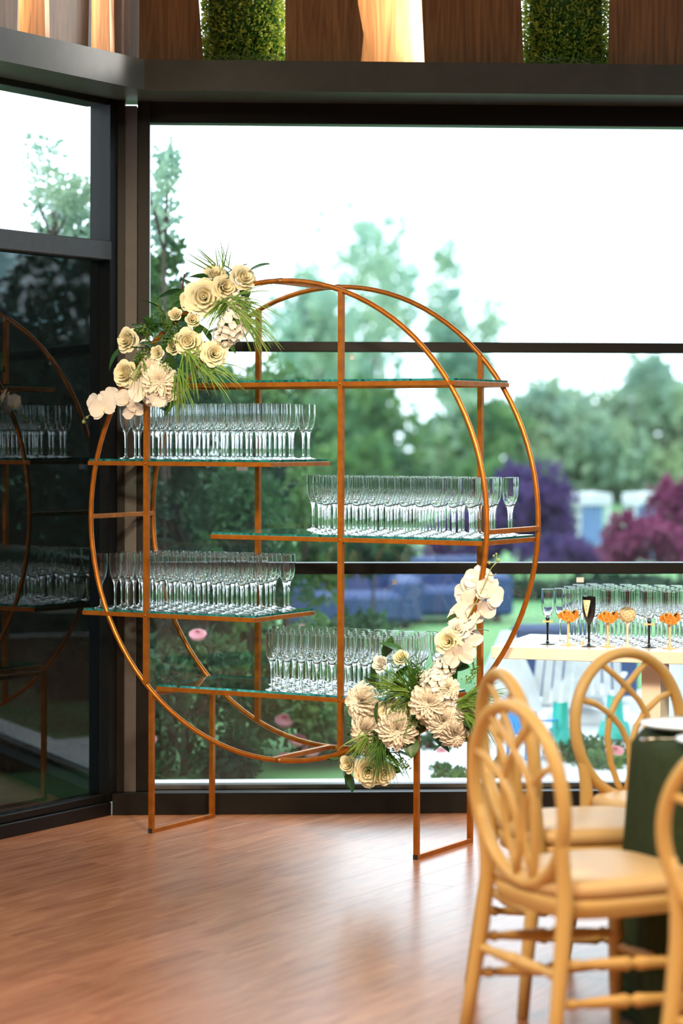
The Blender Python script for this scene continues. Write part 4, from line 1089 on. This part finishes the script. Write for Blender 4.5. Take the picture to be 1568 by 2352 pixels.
def cloud(c, rad, n, size, mat, seed, clumps=14, shell=.55):
    rg = random.Random(seed); cl = []
    for i in range(clumps):
        z = rg.uniform(-.85, 1); a = rg.uniform(0, 6.28); r = math.sqrt(1 - min(1, z * z)); k = rg.uniform(shell, .95)
        cl.append((Vector((r * math.cos(a) * k * rad[0], r * math.sin(a) * k * rad[1], z * k * rad[2])), rg.uniform(.22, .42)))
    cl.append((Vector((0, 0, 0)), .62))
    def fn(r):
        cc, sc = cl[r.randrange(len(cl))]
        v = Vector((r.gauss(0, 1), r.gauss(0, 1), r.gauss(0, 1))); v.normalize(); v *= r.random() ** .4
        return cc + Vector((v.x * rad[0], v.y * rad[1], v.z * rad[2])) * sc, v
    return leaves(n, fn, size, rg)
def plant(name, px, py, Y, wpx, hpx, n, size, mat, label, cat, seed, group=None, depth=None, clumps=14, blooms=()):
    """a shrub or tree whose crown is centred at that pixel at distance Y; stands on the ground"""
    c = at(px, py, Y); rx = wpx / 2 / F * Y; rz = hpx / 2 / F * Y; ry = depth or rx
    e = empty(name, (c.x, c.y, GZ)); tag(e, label, cat, group)
    h = c.z - GZ
    o = cloud(c, (rx, ry, rz), n, size, mat, seed, clumps).build('crown', MT[mat], e); o.location = (0, 0, h); o['kind'] = 'stuff'
    tr = max(.012, min(.14, rz * .05))
    m = MB(); rg = random.Random(seed)
    m.tube([(0, 0, 0), (rg.uniform(-.04, .04) * rx, 0, h * .45), (0, 0, h)], [tr * 1.4, tr, tr * .5], 7)
    for i in range(5):
        a = rg.uniform(0, 6.28); m.tube([(0, 0, max(.05, h - rz * .6)), (rx * .35 * math.cos(a), ry * .35 * math.sin(a), h), (rx * .6 * math.cos(a), ry * .6 * math.sin(a), h + rz * .3)], [tr * .6, tr * .4, tr * .15], 5)
    m.build('trunk', MT['trunk'], e)
    for bx, by, s_ in blooms:
        q = at(bx, by, Y - ry * .75) - Vector((c.x, c.y, GZ))
        b = MB()
        for k in range(3):
            b.lathe([(0, -.5 + .1 * k), (.35 + .2 * k, -.3), (.5 + .22 * k, .1 + .0 * k), (.38 + .2 * k, .42 - .1 * k), (.3 + .2 * k, .3 - .1 * k)], 9, 0, Matrix.Translation(q) @ Matrix.Rotation(.5, 4, 'X') @ Matrix.Scale(s_, 4))
        b.build('bloom', MT['pink'], e)
    return e
GS = 'rose shrubs outside the window'
# near shrubs right behind the glass
plant('rose_shrub', 430, 1640, 11.6, 330, 430, 5200, .055, 'bush', 'dense green rose shrub outside, behind the left leg of the stand', 'shrub', 1, GS, .5, blooms=((455, 1458, .045), (345, 1700, .04), (500, 1560, .03)))
plant('rose_shrub', 690, 1640, 12.2, 330, 380, 4200, .055, 'bush_light', 'rose shrub with pink blooms outside, below the stand rings', 'shrub', 2, GS, .5, blooms=((655, 1655, .055), (685, 1700, .05), (655, 1740, .04), (715, 1725, .05), (560, 1770, .03)))
plant('rose_shrub', 470, 1240, 13.2, 360, 560, 6000, .06, 'bush', 'tall leafy shrub outside the window behind the shelves', 'shrub', 3, GS, .7)
plant('rose_shrub', 660, 1240, 15.5, 330, 420, 3600, .07, 'bush_light', 'lighter shrub outside behind the central post', 'shrub', 4, GS, .8)
plant('rose_shrub', 230, 1300, 12.6, 420, 900, 7000, .06, 'tree_dark', 'dark shrub outside behind the side glass wall', 'shrub', 5, GS, .6)
plant('rose_shrub', 60, 1200, 13.0, 460, 1100, 8000, .065, 'tree_dark', 'tall dark shrub seen through the side glass near the picture edge', 'shrub', 6, GS, .7)
plant('rose_shrub', 180, 820, 14.0, 420, 520, 5200, .065, 'tree_dark', 'dark leafy shrub top behind the side glass', 'shrub', 26, GS, .7)
plant('rose_shrub', 985, 1745, 12.5, 110, 110, 700, .045, 'bush', 'small low shrub outside between the legs on the paved side', 'shrub', 7, GS, .2, blooms=((1015, 1725, .03),))
plant('rose_shrub', 1390, 1745, 12.0, 250, 120, 1500, .045, 'bush_light', 'low rose shrub outside under the white table', 'shrub', 8, GS, .25, blooms=((1413, 1725, .05), (1280, 1765, .025), (1460, 1760, .03)))
plant('rose_shrub', 1090, 1790, 11.3, 200, 90, 900, .04, 'bush_light', 'low rose shrub outside beside the copper leg', 'shrub', 9, GS, .2, blooms=((1110, 1785, .03),))
plant('young_tree', 375, 490, 12.6, 130, 280, 420, .055, 'tree_hazed', 'sparse young tree branches outside at the window edge', 'tree', 10, None, .4, 7)
plant('young_tree', 120, 480, 13.5, 230, 260, 800, .055, 'tree_hazed', 'sparse branches outside the upper side pane', 'tree', 30, None, .4, 8)
plant('young_tree', 385, 660, 13.0, 140, 260, 1200, .055, 'bush_light', 'slender leafy tree outside beside the window frame', 'tree', 12, None, .4, 8)
plant('clipped_hedge', 420, 1340, 17.0, 420, 500, 8000, .085, 'bush', 'tall dark hedge outside closing the view behind the rose shrubs', 'hedge', 70, None, .5, 26)
plant('clipped_hedge', 130, 1400, 15.5, 620, 620, 9000, .085, 'tree_dark', 'tall dark hedge outside behind the side glass', 'hedge', 71, None, .5, 26)
plant('rose_shrub', 100, 1720, 11.9, 420, 420, 5000, .055, 'tree_dark', 'low dark shrub outside at the foot of the side glass', 'shrub', 72, GS, .35)
plant('rose_shrub', 780, 1520, 14.5, 300, 260, 3000, .06, 'bush', 'rounded green shrub outside behind the lowest flutes', 'shrub', 73, GS, .5, blooms=((900, 1480, .03), (700, 1440, .03)))
plant('rose_shrub', 580, 960, 16.5, 330, 330, 4200, .07, 'bush_light', 'leafy light green shrub outside behind the upper flutes', 'shrub', 74, GS, .7)
plant('rose_shrub', 410, 900, 14.5, 190, 260, 2600, .06, 'bush', 'dark shrub top outside behind the climbing garland', 'shrub', 75, GS, .5)
# mid garden
TG = 'trees across the garden'
plant('garden_tree', 830, 800, 66, 400, 620, 2100, .34, 'tree_hazed', 'tall pale tree behind the top of the rings', 'tree', 13, TG, 3.0, 16)
plant('garden_tree', 1060, 790, 70, 230, 400, 1300, .36, 'tree_hazed', 'narrow pale tree showing between the two rings', 'tree', 14, TG, 2.0, 12)
plant('garden_tree', 690, 860, 58, 250, 420, 1400, .32, 'tree_hazed', 'pale tree behind the upper flutes', 'tree', 15, TG, 2.0, 12)
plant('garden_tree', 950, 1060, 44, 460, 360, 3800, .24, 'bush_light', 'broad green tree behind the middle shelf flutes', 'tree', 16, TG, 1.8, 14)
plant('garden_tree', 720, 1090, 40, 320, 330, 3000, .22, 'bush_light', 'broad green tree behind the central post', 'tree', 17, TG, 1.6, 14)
plant('garden_shrub', 860, 1265, 19, 260, 120, 1400, .08, 'bush', 'low green shrub above the lower window bar', 'shrub', 18, None, .5)
# far trees
FT = 'far tree line'
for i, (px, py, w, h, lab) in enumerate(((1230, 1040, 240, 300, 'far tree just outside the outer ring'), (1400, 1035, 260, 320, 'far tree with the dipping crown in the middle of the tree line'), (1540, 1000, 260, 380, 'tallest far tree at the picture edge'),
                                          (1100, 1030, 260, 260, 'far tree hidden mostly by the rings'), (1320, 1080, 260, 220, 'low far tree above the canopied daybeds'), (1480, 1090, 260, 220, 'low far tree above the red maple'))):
    plant('far_tree', px, py, 58, w, h, 2000, .36, 'far_hazed', lab, 'tree', 40 + i, FT, 2.0, 14)
plant('smoke_bush', 1195, 1185, 29, 240, 230, 2200, .12, 'purple', 'purple leaved bush behind the outer ring', 'shrub', 50, None, .8)
plant('smoke_bush', 1080, 1240, 30, 220, 130, 1500, .12, 'purple', 'low purple bush beside the taller one', 'shrub', 51, None, .8)
plant('smoke_bush', 1290, 1275, 27, 180, 80, 1000, .10, 'purple', 'low violet bush in front of the daybeds', 'shrub', 54, None, .6)
plant('red_maple', 1562, 1205, 27, 130, 190, 1500, .11, 'red', 'wine red maple bush at the picture edge', 'shrub', 52, None, .8)
plant('red_maple', 1475, 1245, 26, 190, 120, 1800, .10, 'red', 'low wine red maple bush between the daybeds', 'shrub', 53, None, .6)
# dark hedge below the lower bar
plant('clipped_hedge', 1000, 1370, 24, 560, 90, 2600, .09, 'tree_dark', 'dark clipped hedge across the lawn behind the lower bar', 'hedge', 55, None, .5, 20)
plant('clipped_hedge', 1420, 1370, 24, 420, 100, 2200, .09, 'tree_dark', 'dark clipped hedge behind the flutes on the white table', 'hedge', 56, None, .5, 20)
# trees reflected in the side glass, standing off to the right and behind
OG = 'trees off beyond the long glass front'
for i, (x, y, r, h) in enumerate(((2.7, 11.3, .6, 1.5), (3.9, 11.5, .7, 1.8), (5.2, 11.6, .8, 2.0), (6.8, 12, 1.0, 2.4), (9, 14, 1.6, 5.0), (13, 15.5, 2.0, 5.5), (17, 18, 2.4, 6), (23, 20, 3, 7), (12, 20, 2.2, 6), (30, 25, 4, 8), (-7, 14, 1.8, 5), (-10, 11, 2.0, 6), (-9, 7, 1.8, 5))):
    e = empty('garden_tree', (x, y, GZ)); tag(e, 'dark broad tree beyond the picture edge, showing only in reflections', 'tree', OG)
    o = cloud(None, (r, r, h * .46), 2600, .16, 'tree_dark', 60 + i).build('crown', MT['tree_dark'], e); o.location = (0, 0, h * .54); o['kind'] = 'stuff'
    MB().tube([(0, 0, 0), (.05, 0, h * .4), (0, 0, h * .8)], [.14, .11, .05], 7).build('trunk', MT['trunk'], e)

def daybed(px, py, Y, w, label):
    c = at(px, py, Y); e = empty('daybed', (c.x, Y, GZ), .15); tag(e, label, 'daybed', 'canopied daybeds'); zt = c.z - GZ
    m = MB()
    for sx_ in (-1, 1):
        for sy_ in (-1, 1): MB().bar((sx_ * w / 2, sy_ * w / 2, 0), (sx_ * w / 2, sy_ * w / 2, zt), .05).build('post', MT['canvas'], e)
    m = MB(); m.add([(-w * .6, -w * .6, zt - .14), (w * .6, -w * .6, zt - .14), (w * .6, w * .6, zt - .14), (-w * .6, w * .6, zt - .14), (-w * .6, -w * .6, zt), (w * .6, -w * .6, zt), (w * .6, w * .6, zt), (-w * .6, w * .6, zt), (0, 0, zt + .02)],
                    [(0, 1, 5, 4), (1, 2, 6, 5), (2, 3, 7, 6), (3, 0, 4, 7), (4, 5, 8), (5, 6, 8), (6, 7, 8), (7, 4, 8), (3, 2, 1, 0)]); m.build('canopy', MT['canvas'], e)
    MB().grid(24, 2, lambda i, j: Vector((-w * .5 + w * .85 * i, -w * .5 + .03 * math.sin(40 * i), .12 + (zt - .26) * j))).build('curtain', MT['pale_blue'], e)
    MB().cbox((-w * .5, -w * .45, .05), (w * .5, w * .5, .34), .03).build('mattress', MT['canvas'], e)
daybed(1354, 1132, 30, .37, 'daybed with white canopy and pale blue curtain, fully in view')
daybed(1480, 1132, 30, .37, 'white canopied daybed half hidden by the red maple')
def parasol(px, ytop, ybase, label, r=.13, mat='canvas', grp='closed white parasols on the paving'):
    Y = (EYE - GZ) * F / (ybase - HZ); c = at(px, ytop, Y); e = empty('closed_parasol', (c.x, Y, GZ)); tag(e, label, 'parasol', grp); h = c.z - GZ
    MB().tube([(0, 0, 0), (0, 0, h)], .02, 8).build('pole', MT['canvas'], e)
    m = MB(); n = 20
    for j, (rr, z) in enumerate(((.03, h), (r * .8, h - .2), (r, h * .55), (r * 1.25, h * .28))):
        for i in range(n): m.v.append(((rr * (1 + .22 * (i % 2))) * math.cos(2 * math.pi * i / n), (rr * (1 + .22 * (i % 2))) * math.sin(2 * math.pi * i / n), z))
    for j in range(3):
        for i in range(n): m.f.append((j * n + i, j * n + (i + 1) % n, (j + 1) * n + (i + 1) % n, (j + 1) * n + i)[::-1]); m.m.append(0); m.sm.append(True)
    m.build('folded_canopy', MT[mat], e)
    rb = max(.09, r * 1.5); MB().lathe([(0, 0), (rb, 0), (rb, .05), (.04, .09), (0, .09)], 16).build('base', MT['paving'], e)
parasol(1165, 1448, 1700, 'closed white parasol outside, beside the end of the white table')
parasol(1335, 1500, 1660, 'closed white parasol outside, seen under the white table')
parasol(1545, 1500, 1690, 'closed white parasol outside, near the picture edge', .16)
def garden_chair(px, py, mat, label, deg, s=1.0):
    Y = (EYE - GZ) * F / (py - HZ); x = (px - 784) / F * Y; e = empty('garden_chair', (x, Y, GZ + .012), math.radians(deg)); e.scale = (s, s, s)
    tag(e, label, 'chair', 'plastic garden chairs on the paving')
    MB().cbox((-.25, -.24, .34), (.25, .24, .38), .01).build('seat', MT[mat], e)
    for i in range(5):
        MB().bar((-.22 + .11 * i, .22, .36), (-.22 + .11 * i, .42, .95 - .05 * abs(i - 2)), .085, .02, (0, 1, 0)).build('slat', MT[mat], e)
    for sx_ in (-1, 1):
        for sy_ in (-1, 1): MB().bar((sx_ * .22, sy_ * .2, .35), (sx_ * .25, sy_ * .27, 0), .045).build('leg', MT[mat], e)
        MB().cbox((sx_ * .27 - .03, -.26, .56), (sx_ * .27 + .03, .3, .585), .005).build('armrest', MT[mat], e)
parasol(1288, 1612, 1745, 'closed teal parasol outside, seen under the white table', .05, 'teal', 'closed teal parasols')
parasol(1412, 1596, 1730, 'closed teal parasol outside, just beside the table column', .06, 'teal', 'closed teal parasols')
garden_chair(1376, 1672, 'canvas', 'white garden chair on the paving under the table', 170, .5)
garden_chair(1264, 1690, 'canvas', 'white garden chair on the paving nearest the copper stand', 190, .5)
garden_chair(1222, 1745, 'skyblue', 'small sky blue garden chair nearest the window', 120, .34)
# blue covered lounge furniture on the lawn
def lounge(px, py, w, h, label, mat):
    Y = (EYE - GZ) * F / (py - HZ); x = (px - 784) / F * Y; e = empty('lounge_sofa', (x, Y, GZ), .2); tag(e, label, 'sofa', 'covered lounge sofas on the lawn')
    MB().cbox((-w / 2, -.35, .06), (w / 2, .35, h * .55), .04).build('seat', MT[mat], e)
    MB().cbox((-w / 2, .22, h * .5), (w / 2, .38, h), .03).build('backrest', MT[mat], e)
    for s_ in (-1, 1): MB().cbox((s_ * w / 2 - .09, -.36, .06), (s_ * w / 2 + .09, .36, h * .75), .03).build('armrest', MT[mat], e)
    for s_ in (-1, 1):
        for t_ in (-1, 1): MB().cbox((s_ * w * .45 - .03, t_ * .3 - .03, 0), (s_ * w * .45 + .03, t_ * .3 + .03, .07), .004).build('leg', MT['frame'], e)
lounge(800, 1440, .95, .55, 'blue covered lounge sofa on the lawn behind the lowest flutes', 'blue')
lounge(1030, 1425, .8, .55, 'blue covered lounge sofa on the lawn nearer the orchids', 'blue')
lounge(1300, 1610, .5, .45, 'dark blue lounge sofa on the lawn seen under the table', 'blue')
